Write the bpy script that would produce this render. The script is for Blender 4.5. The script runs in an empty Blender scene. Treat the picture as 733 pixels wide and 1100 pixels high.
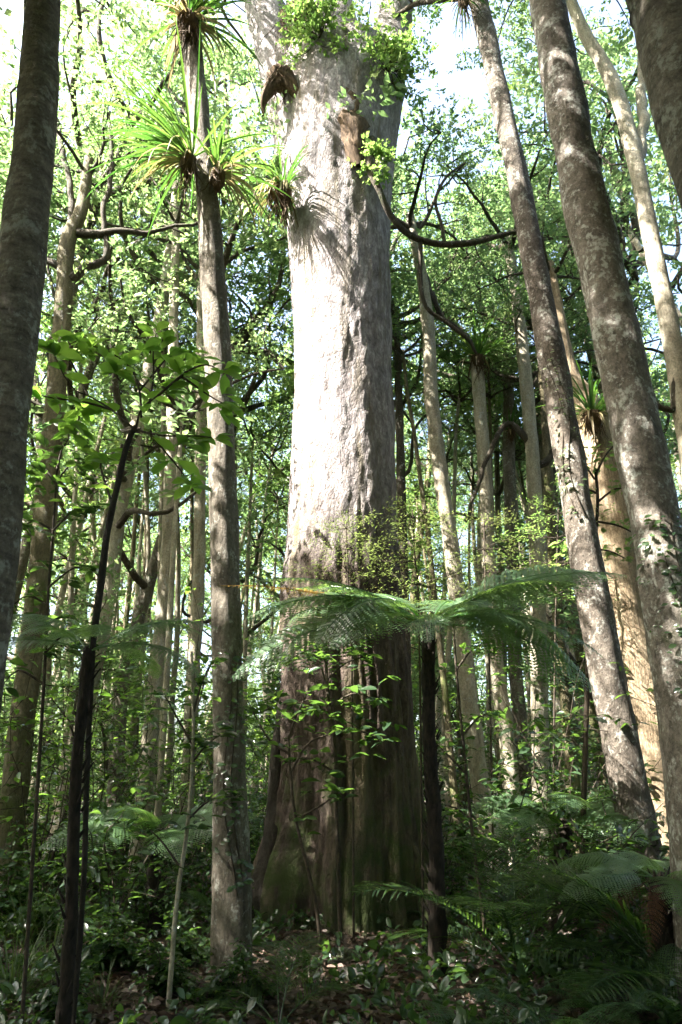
import bpy, math, random
import numpy as np
from mathutils import Vector, noise as mnoise

random.seed(7)
RNG = np.random.default_rng(7)
SC = bpy.context.scene
COL = SC.collection
PI = math.pi

# ------------------------------------------------------------------ camera model
F, PITCH, EYE = 733.0, math.radians(22.0), 1.6
CP, SP = math.cos(PITCH), math.sin(PITCH)
def depth(py, Y):
    return Y / (CP - SP * (550.0 - py) / F)
def P(px, py, Y):
    v = (550.0 - py) / F
    t = depth(py, Y)
    return np.array([(px - 366.5) / F * t, Y, EYE + (SP + CP * v) * t])
def W(wpx, py, Y):
    return wpx / F * depth(py, Y)
def proj(p):
    x, y, z = p[0], p[1], p[2] - EYE
    d = y * CP + z * SP
    if d < 0.05:
        return None
    return (366.5 + F * x / d, 550 - F * (z * CP - y * SP) / d)
def gz(x, y):
    return (0.10 * mnoise.noise((x * 0.35, y * 0.35, 3.1)) + 0.05 * mnoise.noise((x * 1.3, y * 1.3, 8.1))
            + 0.16 * max(0.0, min(1.0, (y - 14) / 20.0)) * (1 + mnoise.noise((x * .1, y * .1, 1.0)) * 3))

# ------------------------------------------------------------------ object helpers
def link(o, parent=None):
    COL.objects.link(o)
    if parent is not None:
        o.parent = parent
    return o
def tag(o, label, cat, group=None, kind=None):
    if label: o['label'] = label
    if cat: o['category'] = cat
    if group: o['group'] = group
    if kind: o['kind'] = kind
    return o
def thing(name, label, cat, loc=(0, 0, 0), group=None, rz=0.0, sc=1.0):
    o = link(bpy.data.objects.new(name, None))
    o.empty_display_size = 0.1
    o.location = [float(v) for v in loc]
    o.rotation_euler = (0, 0, rz)
    o.scale = (sc, sc, sc)
    return tag(o, label, cat, group)
def part(name, mesh, parent=None, loc=(0, 0, 0), rot=(0, 0, 0), sc=1.0):
    o = link(bpy.data.objects.new(name, mesh), parent)
    o.location = [float(v) for v in loc]
    o.rotation_euler = rot
    o.scale = (sc, sc, sc) if not isinstance(sc, (tuple, list)) else sc
    return o
def copy_tree(o, parent=None):
    c = o.copy()
    COL.objects.link(c)
    if parent is not None:
        c.parent = parent
    for ch in list(o.children):
        copy_tree(ch, c)
    return c

class MB:
    """collects vertices, tris and quads; build() gives one mesh"""
    def __init__(s):
        s.v, s.t, s.q, s.a, s.n = [], [], [], [], 0
    def add(s, v, tris=None, quads=None, tint=None):
        v = np.asarray(v, dtype=np.float64).reshape(-1, 3)
        if tris is not None and len(tris): s.t.append(np.asarray(tris, dtype=np.int64).reshape(-1, 3) + s.n)
        if quads is not None and len(quads): s.q.append(np.asarray(quads, dtype=np.int64).reshape(-1, 4) + s.n)
        s.v.append(v)
        if tint is None: tint = np.full(len(v), 0.5)
        s.a.append(np.broadcast_to(np.asarray(tint, dtype=np.float64), (len(v),)))
        s.n += len(v)
    def mesh(s, name, mat, smooth=True):
        me = bpy.data.meshes.new(name)
        if not s.v:
            return me
        v = np.concatenate(s.v).astype(np.float32)
        t = np.concatenate(s.t) if s.t else np.zeros((0, 3), np.int64)
        q = np.concatenate(s.q) if s.q else np.zeros((0, 4), np.int64)
        loops = np.concatenate([t.ravel(), q.ravel()]).astype(np.int32)
        starts = np.concatenate([np.arange(len(t)) * 3, len(t) * 3 + np.arange(len(q)) * 4]).astype(np.int32)
        me.vertices.add(len(v)); me.vertices.foreach_set('co', v.ravel())
        me.loops.add(len(loops)); me.loops.foreach_set('vertex_index', loops)
        me.polygons.add(len(starts)); me.polygons.foreach_set('loop_start', starts)
        me.polygons.foreach_set('use_smooth', np.full(len(starts), bool(smooth)))
        me.update(calc_edges=True)
        at = me.attributes.new('tint', 'FLOAT', 'POINT')
        at.data.foreach_set('value', np.concatenate(s.a).astype(np.float32))
        me.materials.append(mat)
        return me

def norm(a):
    a = np.asarray(a, dtype=np.float64)
    return a / np.maximum(np.linalg.norm(a, axis=-1, keepdims=True), 1e-9)

def smooth_path(pts, vals, step):
    """Catmull-Rom resample of 3-D points and a scalar"""
    p = np.asarray(pts, float); r = np.asarray(vals, float)
    p = np.vstack([2 * p[0] - p[1], p, 2 * p[-1] - p[-2]])
    r = np.concatenate([[r[0]], r, [r[-1]]])
    op, orr = [], []
    for i in range(1, len(p) - 2):
        n = max(1, int(np.linalg.norm(p[i + 1] - p[i]) / step))
        for k in range(n):
            u = k / n
            a, b, c, d = p[i - 1], p[i], p[i + 1], p[i + 2]
            op.append(0.5 * (2 * b + (c - a) * u + (2 * a - 5 * b + 4 * c - d) * u * u + (3 * b - a - 3 * c + d) * u ** 3))
            orr.append(r[i] * (1 - u) + r[i + 1] * u)
    op.append(p[-2]); orr.append(r[-2])
    return np.array(op), np.array(orr)

def tube(mb, path, radii, nseg=10, rough=0.0, freq=2.0, seed=0.0, cap=True, tint=0.5):
    path = np.asarray(path, float); radii = np.asarray(radii, float)
    n = len(path)
    tan = norm(np.gradient(path, axis=0))
    up = np.array([1.0, 0, 0]) if abs(tan[0][0]) < 0.9 else np.array([0, 1.0, 0])
    u = norm(up - tan[0] * np.dot(up, tan[0]))
    V = np.zeros((n, nseg, 3))
    ang = np.arange(nseg) / nseg * 2 * PI
    ca, sa = np.cos(ang), np.sin(ang)
    for i in range(n):
        u = norm(u - tan[i] * np.dot(u, tan[i]))
        w = np.cross(tan[i], u)
        r = np.full(nseg, radii[i])
        if rough > 0:
            z = i * 0.0 + path[i][2]
            r = r * np.array([1 + rough * (mnoise.noise((c * 1.1 + seed, s * 1.1, z * freq)) + 0.5 * mnoise.noise((c * 2.7, s * 2.7 + seed, z * freq * 3))) for c, s in zip(ca, sa)])
        V[i] = path[i] + np.outer(ca * r, u) + np.outer(sa * r, w)
    i, j = np.meshgrid(np.arange(n - 1), np.arange(nseg), indexing='ij')
    a = i * nseg + j; b = i * nseg + (j + 1) % nseg
    quads = np.stack([a, b, b + nseg, a + nseg], -1).reshape(-1, 4)
    verts = V.reshape(-1, 3)
    tris = None
    if cap:
        verts = np.vstack([verts, path[-1] + tan[-1] * radii[-1] * 0.4])
        k = np.arange(nseg)
        tris = np.stack([(n - 1) * nseg + k, (n - 1) * nseg + (k + 1) % nseg, np.full(nseg, n * nseg)], -1)
    mb.add(verts, tris, quads, tint)

# ------------------------------------------------------------------ leaves
def perp(a, b):
    s = np.cross(a, b)
    bad = np.linalg.norm(s, axis=-1) < 1e-4
    if np.any(bad):
        s[bad] = np.cross(a[bad], np.array([0.3, 0.9, 0.2]))
    return norm(s)
def leaf_quads(mb, pos, axis, nrm, L, w, fold=0.15, tint=None):
    """folded 4-vertex leaves"""
    N = len(pos)
    axis = norm(axis); side = perp(axis, nrm); nn = np.cross(side, axis)
    L = np.broadcast_to(L, (N,))[:, None]; w = np.broadcast_to(w, (N,))[:, None]
    m = pos + axis * L * 0.45 + nn * w * fold
    V = np.stack([pos, m + side * w / 2, pos + axis * L - nn * L * 0.06, m - side * w / 2], 1)
    b = np.arange(N)[:, None] * 4
    tris = np.concatenate([b + np.array([0, 1, 2]), b + np.array([0, 2, 3])])
    tn = RNG.random(N) if tint is None else np.broadcast_to(tint, (N,))
    mb.add(V.reshape(-1, 3), tris, None, np.repeat(tn, 4))
def leaf_broad(mb, pos, axis, nrm, L, w, droop=0.2, fold=0.18, tint=None):
    """nicely shaped broad leaves, 11 vertices"""
    N = len(pos)
    axis = norm(axis); side = perp(axis, nrm); nn = np.cross(side, axis)
    L = np.broadcast_to(L, (N,))[:, None]; w = np.broadcast_to(w, (N,))[:, None]
    st = [(0.12, 0.10), (0.35, 0.38), (0.62, 0.5), (0.84, 0.34)]
    rows = [pos]
    for s_, h in st:
        c = pos + axis * L * s_ - nn * L * droop * s_ * s_
        up = nn * w * h * fold * 2
        rows += [c, c + side * w * h + up, c - side * w * h + up]
    rows.append(pos + axis * L - nn * L * droop)
    V = np.stack(rows, 1); K = V.shape[1]
    b = np.arange(N)[:, None] * K
    t = [[0, 2, 1], [0, 1, 3], [10, 11, 13], [10, 13, 12]]
    q = []
    for k in range(3):
        a = 1 + 3 * k
        q += [[a, a + 1, a + 4, a + 3], [a, a + 3, a + 5, a + 2]]
    tris = np.concatenate([b + np.array(x) for x in t]); quads = np.concatenate([b + np.array(x) for x in q])
    tn = RNG.random(N) if tint is None else np.broadcast_to(tint, (N,))
    mb.add(V.reshape(-1, 3), tris, quads, np.repeat(tn, K))
def strap(mb, base, direction, L, w, gravity, tint, segs=9, fold=0.25):
    """one long arching strap leaf with a V section"""
    d = norm(np.array(direction, float)); p = np.array(base, float)
    side = np.cross(d, (0, 0, 1.0))
    if np.linalg.norm(side) < 1e-3: side = np.array([1.0, 0, 0])
    side = norm(side)
    V = []
    for i in range(segs + 1):
        u = i / segs
        ww = w * (0.55 + 0.9 * u if u < 0.35 else 0.87 * (1 - ((u - .35) / .65) ** 1.7)) + 0.0008
        n_ = np.cross(side, d)
        V += [p - side * ww / 2 + n_ * ww * fold, p, p + side * ww / 2 + n_ * ww * fold]
        p = p + d * L / segs
        d = norm(d + np.array([0, 0, -1.0]) * gravity / segs * (0.5 + 1.4 * u))
    q = []
    for i in range(segs):
        a = 3 * i
        q += [[a, a + 1, a + 4, a + 3], [a + 1, a + 2, a + 5, a + 4]]
    mb.add(np.array(V), None, q, tint)
def rand_dirs(n, zmin=-1.0, zmax=1.0):
    z = RNG.uniform(zmin, zmax, n); a = RNG.uniform(0, 2 * PI, n); r = np.sqrt(1 - z * z)
    return np.stack([r * np.cos(a), r * np.sin(a), z], 1)
def spray_leaves(mb, centres, outward, per, size, leaf, lw, tintc=None, kind='quad', flat=0.6, droop=0.0):
    """leafy sprays: each centre carries `per` leaves set along a little twig"""
    n = len(centres)
    d = norm(outward + rand_dirs(n) * 0.7 + np.array([0, 0, -droop]))
    side = perp(d, np.tile([0, 0, 1.0], (n, 1)))
    s = RNG.random((n, per))
    sg = np.where(RNG.random((n, per)) < 0.5, -1.0, 1.0)
    pos = centres[:, None, :] + d[:, None, :] * (s * size)[..., None] + (RNG.normal(0, 0.1, (n, per, 3)) * size)
    ax = d[:, None, :] * 0.7 + side[:, None, :] * sg[..., None] * 0.9 + RNG.normal(0, 0.35, (n, per, 3))
    nr = np.array([0, 0, 1.0]) * flat + RNG.normal(0, 0.45, (n, per, 3))
    t = (RNG.random((n, 1)) * 0.6 + RNG.random((n, per)) * 0.4) if tintc is None else np.clip(tintc[:, None] + RNG.normal(0, .15, (n, per)), 0, 1)
    Ls = leaf * RNG.uniform(0.75, 1.25, (n, 1)) * RNG.uniform(0.55, 1.35, (n, per))
    f = leaf_quads if kind == 'quad' else leaf_broad
    f(mb, pos.reshape(-1, 3), ax.reshape(-1, 3), nr.reshape(-1, 3), Ls.ravel(), Ls.ravel() * lw, tint=t.ravel())

# ------------------------------------------------------------------ materials
def new_mat(name):
    m = bpy.data.materials.new(name); m.use_nodes = True
    nt = m.node_tree; nt.nodes.clear()
    out = nt.nodes.new('ShaderNodeOutputMaterial')
    return m, nt, out
class NT:
    def __init__(s, nt): s.nt = nt
    def n(s, typ, **kw):
        nd = s.nt.nodes.new(typ)
        for k, v in kw.items(): setattr(nd, k, v)
        return nd
    def l(s, a, b): s.nt.links.new(a, b)
    def noise(s, vec, scale, detail=6, rough=0.6, dist=0.0):
        nd = s.n('ShaderNodeTexNoise'); nd.inputs['Scale'].default_value = scale
        nd.inputs['Detail'].default_value = detail; nd.inputs['Roughness'].default_value = rough
        nd.inputs['Distortion'].default_value = dist
        s.l(vec, nd.inputs['Vector']); return nd.outputs['Fac']
    def ramp(s, fac, stops):
        nd = s.n('ShaderNodeValToRGB'); cr = nd.color_ramp
        while len(cr.elements) < len(stops): cr.elements.new(0.5)
        for e, (p, c) in zip(cr.elements, stops):
            e.position = p; e.color = (*c, 1) if len(c) == 3 else c
        s.l(fac, nd.inputs['Fac']); return nd.outputs['Color']
    def mix(s, fac, a, b, mode='MIX'):
        nd = s.n('ShaderNodeMix', data_type='RGBA', blend_type=mode)
        for k, v in ((0, fac), (6, a), (7, b)):
            if isinstance(v, (int, float)): nd.inputs[k].default_value = v
            elif isinstance(v, (tuple, list)): nd.inputs[k].default_value = (*v, 1)
            else: s.l(v, nd.inputs[k])
        return nd.outputs[2]
    def math(s, op, a, b=None, c=None, clamp=False):
        nd = s.n('ShaderNodeMath', operation=op); nd.use_clamp = clamp
        for k, v in enumerate((a, b, c)):
            if v is None: continue
            if isinstance(v, (int, float)): nd.inputs[k].default_value = v
            else: s.l(v, nd.inputs[k])
        return nd.outputs[0]
    def mapping(s, vec, scale=(1, 1, 1), loc=None):
        nd = s.n('ShaderNodeMapping'); nd.inputs['Scale'].default_value = scale
        s.l(vec, nd.inputs['Vector'])
        if loc is not None: s.l(loc, nd.inputs['Location'])
        return nd.outputs['Vector']

def mat_bark(name, dark, mid, light, lichen=(0.42, 0.43, 0.40), lich=0.57, moss=(0.05, 0.075, 0.02), mossamt=0.62, mossz=0.0,
             st=(5, 5, 1.3), bump=1.0, rough=0.85, bdist=0.05, bands=0.0):
    m, nt, out = new_mat(name); g = NT(nt)
    tc = g.n('ShaderNodeTexCoord'); oi = g.n('ShaderNodeObjectInfo')
    off = g.n('ShaderNodeVectorMath', operation='SCALE'); off.inputs[0].default_value = (31, 17, 43); g.l(oi.outputs['Random'], off.inputs['Scale'])
    ob = tc.outputs['Object']
    v1 = g.mapping(ob, st, off.outputs[0]); v2 = g.mapping(ob, (1, 1, .8), off.outputs[0])
    n1 = g.noise(v1, 1.6, 9, 0.68, 0.4)
    col = g.ramp(n1, [(0.30, dark), (0.50, mid), (0.70, light)])
    big = g.noise(v2, 0.9, 4, 0.6)
    col = g.mix(g.math('MULTIPLY', g.math('SUBTRACT', big, 0.35), 1.3, clamp=True), col, mid)
    if bands > 0:
        nb = g.noise(g.mapping(ob, (1.2, 1.2, 14), off.outputs[0]), 1.0, 5, 0.65, 0.8)
        col = g.mix(g.math('MULTIPLY', g.math('SUBTRACT', nb, 0.52), 5 * bands, clamp=True), col, dark)
    spk = g.noise(g.mapping(ob, (1, 1, .7), off.outputs[0]), 34, 5, 0.75)
    col = g.mix(0.75, col, g.ramp(spk, [(0.33, (0.45, 0.44, 0.42)), (0.5, (0.95, 0.95, 0.95)), (0.66, (1.45, 1.42, 1.38))]), 'MULTIPLY')
    # pale crustose lichen
    nl = g.noise(v2, 5.0, 9, 0.7, 0.3); nl2 = g.noise(v2, 22, 5, 0.65)
    lf = g.math('MULTIPLY', g.math('SUBTRACT', g.math('ADD', nl, g.math('MULTIPLY', g.math('SUBTRACT', nl2, .5), 0.7)), lich), 9.0, clamp=True)
    col = g.mix(g.math('MULTIPLY', lf, 0.8), col, lichen)
    # moss
    nm = g.noise(v2, 1.7, 8, 0.7, 0.2)
    sep = g.n('ShaderNodeSeparateXYZ'); g.l(ob, sep.inputs[0])
    zf = g.math('MULTIPLY', g.math('SUBTRACT', 2.5, sep.outputs['Z'], clamp=False), mossz) if mossz else 0.0
    mf = g.math('MULTIPLY', g.math('SUBTRACT', g.math('ADD', nm, zf), mossamt), 7.0, clamp=True)
    col = g.mix(g.math('MULTIPLY', mf, 0.85), col, moss)
    bs = g.n('ShaderNodeBsdfPrincipled'); g.l(col, bs.inputs['Base Color']); bs.inputs['Roughness'].default_value = rough
    bs.inputs['Specular IOR Level'].default_value = 0.25
    fine = g.noise(g.mapping(ob, (st[0] * 3, st[1] * 3, st[2] * 3), off.outputs[0]), 2.0, 6, 0.7)
    h = g.math('ADD', g.math('MULTIPLY', n1, 1.0), g.math('ADD', g.math('MULTIPLY', g.math('ADD', fine, spk), 0.6), g.math('MULTIPLY', mf, 0.25)))
    bp = g.n('ShaderNodeBump'); bp.inputs['Strength'].default_value = bump; bp.inputs['Distance'].default_value = bdist
    g.l(h, bp.inputs['Height']); g.l(bp.outputs[0], bs.inputs['Normal'])
    g.l(bs.outputs[0], out.inputs[0])
    return m

def mat_leaf(name, stops, trans, tmix=0.42, rough=0.38, spec=0.5, back=None):
    m, nt, out = new_mat(name); g = NT(nt)
    at = g.n('ShaderNodeAttribute'); at.attribute_name = 'tint'
    oi = g.n('ShaderNodeObjectInfo')
    fac = g.math('ADD', g.math('MULTIPLY', at.outputs['Fac'], 0.85), g.math('MULTIPLY', oi.outputs['Random'], 0.15))
    col = g.ramp(fac, stops)
    bs = g.n('ShaderNodeBsdfPrincipled'); g.l(col, bs.inputs['Base Color'])
    bs.inputs['Roughness'].default_value = rough; bs.inputs['Specular IOR Level'].default_value = spec
    tr = g.n('ShaderNodeBsdfTranslucent')
    tcol = g.ramp(fac, trans)
    g.l(tcol, tr.inputs['Color'])
    mx = g.n('ShaderNodeMixShader'); mx.inputs[0].default_value = tmix
    g.l(bs.outputs[0], mx.inputs[1]); g.l(tr.outputs[0], mx.inputs[2]); g.l(mx.outputs[0], out.inputs[0])
    return m

def mat_plain(name, a, b, scale=8, rough=0.8, bump=0.3, st=(1, 1, 1)):
    m, nt, out = new_mat(name); g = NT(nt)
    tc = g.n('ShaderNodeTexCoord')
    n1 = g.noise(g.mapping(tc.outputs['Object'], st), scale, 7, 0.65)
    bs = g.n('ShaderNodeBsdfPrincipled'); g.l(g.ramp(n1, [(0.35, a), (0.65, b)]), bs.inputs['Base Color'])
    bs.inputs['Roughness'].default_value = rough; bs.inputs['Specular IOR Level'].default_value = 0.25
    bp = g.n('ShaderNodeBump'); bp.inputs['Strength'].default_value = bump; bp.inputs['Distance'].default_value = 0.02
    g.l(n1, bp.inputs['Height']); g.l(bp.outputs[0], bs.inputs['Normal']); g.l(bs.outputs[0], out.inputs[0])
    return m

M = {}
M['grey_bark'] = mat_bark('grey_bark', (0.055, 0.047, 0.036), (0.145, 0.125, 0.098), (0.27, 0.24, 0.195), lichen=(0.40, 0.40, 0.35), lich=0.56, mossamt=0.66, mossz=0.02)
M['blotch_bark'] = mat_bark('blotch_bark', (0.06, 0.052, 0.043), (0.19, 0.165, 0.14), (0.34, 0.305, 0.265), lichen=(0.52, 0.53, 0.48), lich=0.52, mossamt=0.57, mossz=0.015, st=(4, 4, 2.5))
M['shaded_blotch_bark'] = mat_bark('shaded_blotch_bark', (0.035, 0.029, 0.024), (0.105, 0.088, 0.072), (0.21, 0.18, 0.15), lichen=(0.38, 0.38, 0.34), lich=0.545, mossamt=0.57, mossz=0.015, st=(4, 4, 2.5))  # darker copy of the blotched bark, shade on the trunk put into its colour
M['ringed_bark'] = mat_bark('ringed_bark', (0.05, 0.043, 0.035), (0.18, 0.155, 0.125), (0.32, 0.285, 0.235), lichen=(0.40, 0.40, 0.35), lich=0.55, mossamt=0.60, mossz=0.03, st=(3, 3, 6), bands=0.7)
M['pale_bark'] = mat_bark('pale_bark', (0.18, 0.155, 0.115), (0.37, 0.33, 0.25), (0.52, 0.48, 0.38), lich=0.58, moss=(0.11, 0.13, 0.03), mossamt=0.60, mossz=0.008)
M['mossy_bark'] = mat_bark('mossy_bark', (0.05, 0.042, 0.028), (0.14, 0.12, 0.07), (0.25, 0.22, 0.14), lich=0.64, moss=(0.085, 0.11, 0.025), mossamt=0.50, mossz=0.01)
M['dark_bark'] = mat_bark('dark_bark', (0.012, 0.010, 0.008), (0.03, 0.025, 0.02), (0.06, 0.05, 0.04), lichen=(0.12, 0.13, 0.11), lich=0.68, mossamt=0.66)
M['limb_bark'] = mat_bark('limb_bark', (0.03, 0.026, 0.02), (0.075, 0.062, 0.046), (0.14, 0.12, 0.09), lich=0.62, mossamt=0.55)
M['shag_bark'] = mat_bark('shag_bark', (0.13, 0.085, 0.05), (0.34, 0.26, 0.17), (0.52, 0.44, 0.32), lichen=(0.42, 0.38, 0.28), lich=0.66, moss=(0.14, 0.13, 0.03), mossamt=0.62, st=(14, 14, 0.7), bump=1.0, bdist=0.06)
M['fern_trunk'] = mat_plain('fern_trunk', (0.006, 0.005, 0.004), (0.03, 0.022, 0.016), 30, 0.9, 0.8, (1, 1, .35))
M['root_brown'] = mat_plain('root_brown', (0.03, 0.018, 0.01), (0.13, 0.085, 0.05), 22, 0.9, 0.7, (1, 1, .2))
M['hollow'] = mat_plain('hollow', (0.05, 0.025, 0.012), (0.24, 0.125, 0.055), 9, 0.9, 0.8)
M['twig'] = mat_plain('twig', (0.02, 0.016, 0.012), (0.06, 0.045, 0.03), 18, 0.8, 0.4)
M['canopy_leaf'] = mat_leaf('canopy_leaf', [(0.0, (0.035, 0.060, 0.022)), (0.55, (0.070, 0.110, 0.038)), (1.0, (0.12, 0.16, 0.05))],
                            [(0.0, (0.12, 0.24, 0.08)), (0.6, (0.23, 0.36, 0.13)), (1.0, (0.40, 0.48, 0.19))], 0.5, 0.45)
M['bright_leaf'] = mat_leaf('bright_leaf', [(0.0, (0.05, 0.10, 0.016)), (0.6, (0.09, 0.15, 0.025)), (1.0, (0.15, 0.19, 0.03))],
                            [(0.0, (0.15, 0.31, 0.06)), (0.6, (0.26, 0.42, 0.10)), (1.0, (0.42, 0.49, 0.14))], 0.5, 0.4)
M['broad_leaf'] = mat_leaf('broad_leaf', [(0.0, (0.035, 0.085, 0.018)), (1.0, (0.075, 0.14, 0.03))],
                           [(0.0, (0.20, 0.42, 0.05)), (1.0, (0.36, 0.56, 0.08))], 0.52, 0.32)
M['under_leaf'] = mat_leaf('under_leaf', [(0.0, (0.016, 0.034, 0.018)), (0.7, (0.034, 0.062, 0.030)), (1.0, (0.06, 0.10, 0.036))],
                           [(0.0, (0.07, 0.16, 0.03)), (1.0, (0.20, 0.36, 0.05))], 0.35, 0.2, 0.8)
M['fern_leaf'] = mat_leaf('fern_leaf', [(0.0, (0.020, 0.046, 0.024)), (1.0, (0.045, 0.085, 0.036))],
                          [(0.0, (0.11, 0.28, 0.04)), (1.0, (0.24, 0.42, 0.07))], 0.36, 0.3, 0.7)
M['tree_fern_leaf'] = mat_leaf('tree_fern_leaf', [(0.0, (0.055, 0.105, 0.06)), (1.0, (0.095, 0.15, 0.075))],
                          [(0.0, (0.20, 0.42, 0.06)), (1.0, (0.36, 0.54, 0.10))], 0.46, 0.3, 0.8)
M['old_frond'] = mat_leaf('old_frond', [(0.0, (0.16, 0.10, 0.02)), (1.0, (0.24, 0.16, 0.03))],
                          [(0.0, (0.40, 0.26, 0.04)), (1.0, (0.55, 0.38, 0.06))], 0.45, 0.5, 0.3)
M['dead_frond'] = mat_leaf('dead_frond', [(0.0, (0.04, 0.02, 0.012)), (1.0, (0.11, 0.055, 0.03))],
                           [(0.0, (0.10, 0.04, 0.02)), (1.0, (0.2, 0.09, 0.03))], 0.2, 0.7, 0.2)
M['lily_leaf'] = mat_leaf('lily_leaf', [(0.0, (0.022, 0.055, 0.018)), (0.75, (0.05, 0.09, 0.025)), (0.86, (0.34, 0.27, 0.16)), (1.0, (0.42, 0.36, 0.25))],
                          [(0.0, (0.06, 0.19, 0.025)), (0.7, (0.16, 0.29, 0.045)), (0.86, (0.34, 0.27, 0.12)), (1.0, (0.34, 0.28, 0.14))], 0.4, 0.4)
M['lace_leaf'] = mat_leaf('lace_leaf', [(0.0, (0.05, 0.07, 0.022)), (0.8, (0.09, 0.115, 0.035)), (1.0, (0.15, 0.11, 0.045))],
                          [(0.0, (0.16, 0.24, 0.06)), (0.8, (0.26, 0.33, 0.09)), (1.0, (0.36, 0.28, 0.1))], 0.42, 0.5, 0.3)
M['grass'] = mat_leaf('grass', [(0.0, (0.03, 0.055, 0.02)), (1.0, (0.07, 0.10, 0.03))], [(0.0, (0.08, 0.16, 0.03)), (1.0, (0.2, 0.28, 0.05))], 0.3, 0.4)
M['litter'] = mat_leaf('litter', [(0.0, (0.03, 0.016, 0.010)), (0.6, (0.085, 0.052, 0.036)), (1.0, (0.26, 0.19, 0.16))],
                       [(0.0, (0.05, 0.02, 0.01)), (1.0, (0.14, 0.07, 0.03))], 0.12, 0.5, 0.4)

def mat_giant():
    m, nt, out = new_mat('giant_bark'); g = NT(nt)
    tc = g.n('ShaderNodeTexCoord'); ob = tc.outputs['Object']
    sep = g.n('ShaderNodeSeparateXYZ'); g.l(ob, sep.inputs[0]); z = sep.outputs['Z']
    n1 = g.noise(g.mapping(ob, (5, 5, 2.2)), 1.5, 10, 0.7, 0.5)
    n2 = g.noise(g.mapping(ob, (1, 1, 0.6)), 1.0, 5, 0.6)
    flake = g.n('ShaderNodeTexVoronoi', feature='DISTANCE_TO_EDGE'); flake.inputs['Scale'].default_value = 1.0
    wv = g.n('ShaderNodeVectorMath', operation='ADD')
    nv = g.n('ShaderNodeTexNoise'); nv.inputs['Scale'].default_value = 6; g.l(ob, nv.inputs['Vector'])
    sc = g.n('ShaderNodeVectorMath', operation='SCALE'); sc.inputs['Scale'].default_value = 1.2; g.l(nv.outputs['Color'], sc.inputs[0])
    g.l(g.mapping(ob, (17, 17, 7)), wv.inputs[0]); g.l(sc.outputs[0], wv.inputs[1]); g.l(wv.outputs[0], flake.inputs['Vector'])
    crack = g.math('MULTIPLY', flake.outputs['Distance'], 5.0, clamp=True)
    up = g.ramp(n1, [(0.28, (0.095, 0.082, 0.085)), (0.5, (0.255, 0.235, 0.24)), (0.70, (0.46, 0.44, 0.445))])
    low = g.ramp(n1, [(0.28, (0.016, 0.012, 0.009)), (0.5, (0.055, 0.041, 0.033)), (0.72, (0.14, 0.11, 0.092))])  # brown lower bark, deepened further to paint in the shade round the foot
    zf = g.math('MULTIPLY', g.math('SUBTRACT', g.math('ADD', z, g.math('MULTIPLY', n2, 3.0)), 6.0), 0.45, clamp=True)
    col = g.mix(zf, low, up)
    spk = g.noise(g.mapping(ob, (1, 1, .6)), 22, 7, 0.75)
    col = g.mix(0.7, col, g.ramp(spk, [(0.33, (0.5, 0.48, 0.46)), (0.5, (0.98, 0.97, 0.97)), (0.68, (1.35, 1.32, 1.3))]), 'MULTIPLY')
    cell = g.n('ShaderNodeTexVoronoi'); cell.inputs['Scale'].default_value = 1.0; g.l(wv.outputs[0], cell.inputs['Vector'])
    cs = g.n('ShaderNodeSeparateColor'); g.l(cell.outputs['Color'], cs.inputs[0])
    col = g.mix(0.55, col, g.ramp(cs.outputs[0], [(0.0, (0.62, 0.6, 0.58)), (0.5, (1.0, 1.0, 1.0)), (1.0, (1.22, 1.2, 1.18))]), 'MULTIPLY')
    col = g.mix(g.math('MULTIPLY', g.math('SUBTRACT', 1.0, crack), 0.22), col, (0.06, 0.045, 0.038))
    # olive lichen streaks down the front and moss round the roots
    ns = g.noise(g.mapping(ob, (2.2, 2.2, 0.25)), 1.3, 7, 0.65)
    col = g.mix(g.math('MULTIPLY', g.math('SUBTRACT', ns, 0.505), 5.0, clamp=True), col, (0.12, 0.10, 0.06))
    nm = g.noise(ob, 2.3, 8, 0.7)
    mz = g.math('MULTIPLY', g.math('SUBTRACT', 3.2, z), 0.075, clamp=True)
    mf = g.math('MULTIPLY', g.math('SUBTRACT', g.math('ADD', nm, mz), 0.62), 6.0, clamp=True)
    col = g.mix(g.math('MULTIPLY', mf, 0.85), col, (0.04, 0.058, 0.016))
    bs = g.n('ShaderNodeBsdfPrincipled'); g.l(col, bs.inputs['Base Color']); bs.inputs['Roughness'].default_value = 0.85
    bs.inputs['Specular IOR Level'].default_value = 0.2
    fine = g.noise(ob, 26, 6, 0.7)
    h = g.math('ADD', g.math('ADD', n1, g.math('MULTIPLY', crack, 0.22)), g.math('MULTIPLY', fine, 0.7))
    bp = g.n('ShaderNodeBump'); bp.inputs['Strength'].default_value = 0.8; bp.inputs['Distance'].default_value = 0.05
    g.l(h, bp.inputs['Height']); g.l(bp.outputs[0], bs.inputs['Normal']); g.l(bs.outputs[0], out.inputs[0])
    return m
M['giant'] = mat_giant()

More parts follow.
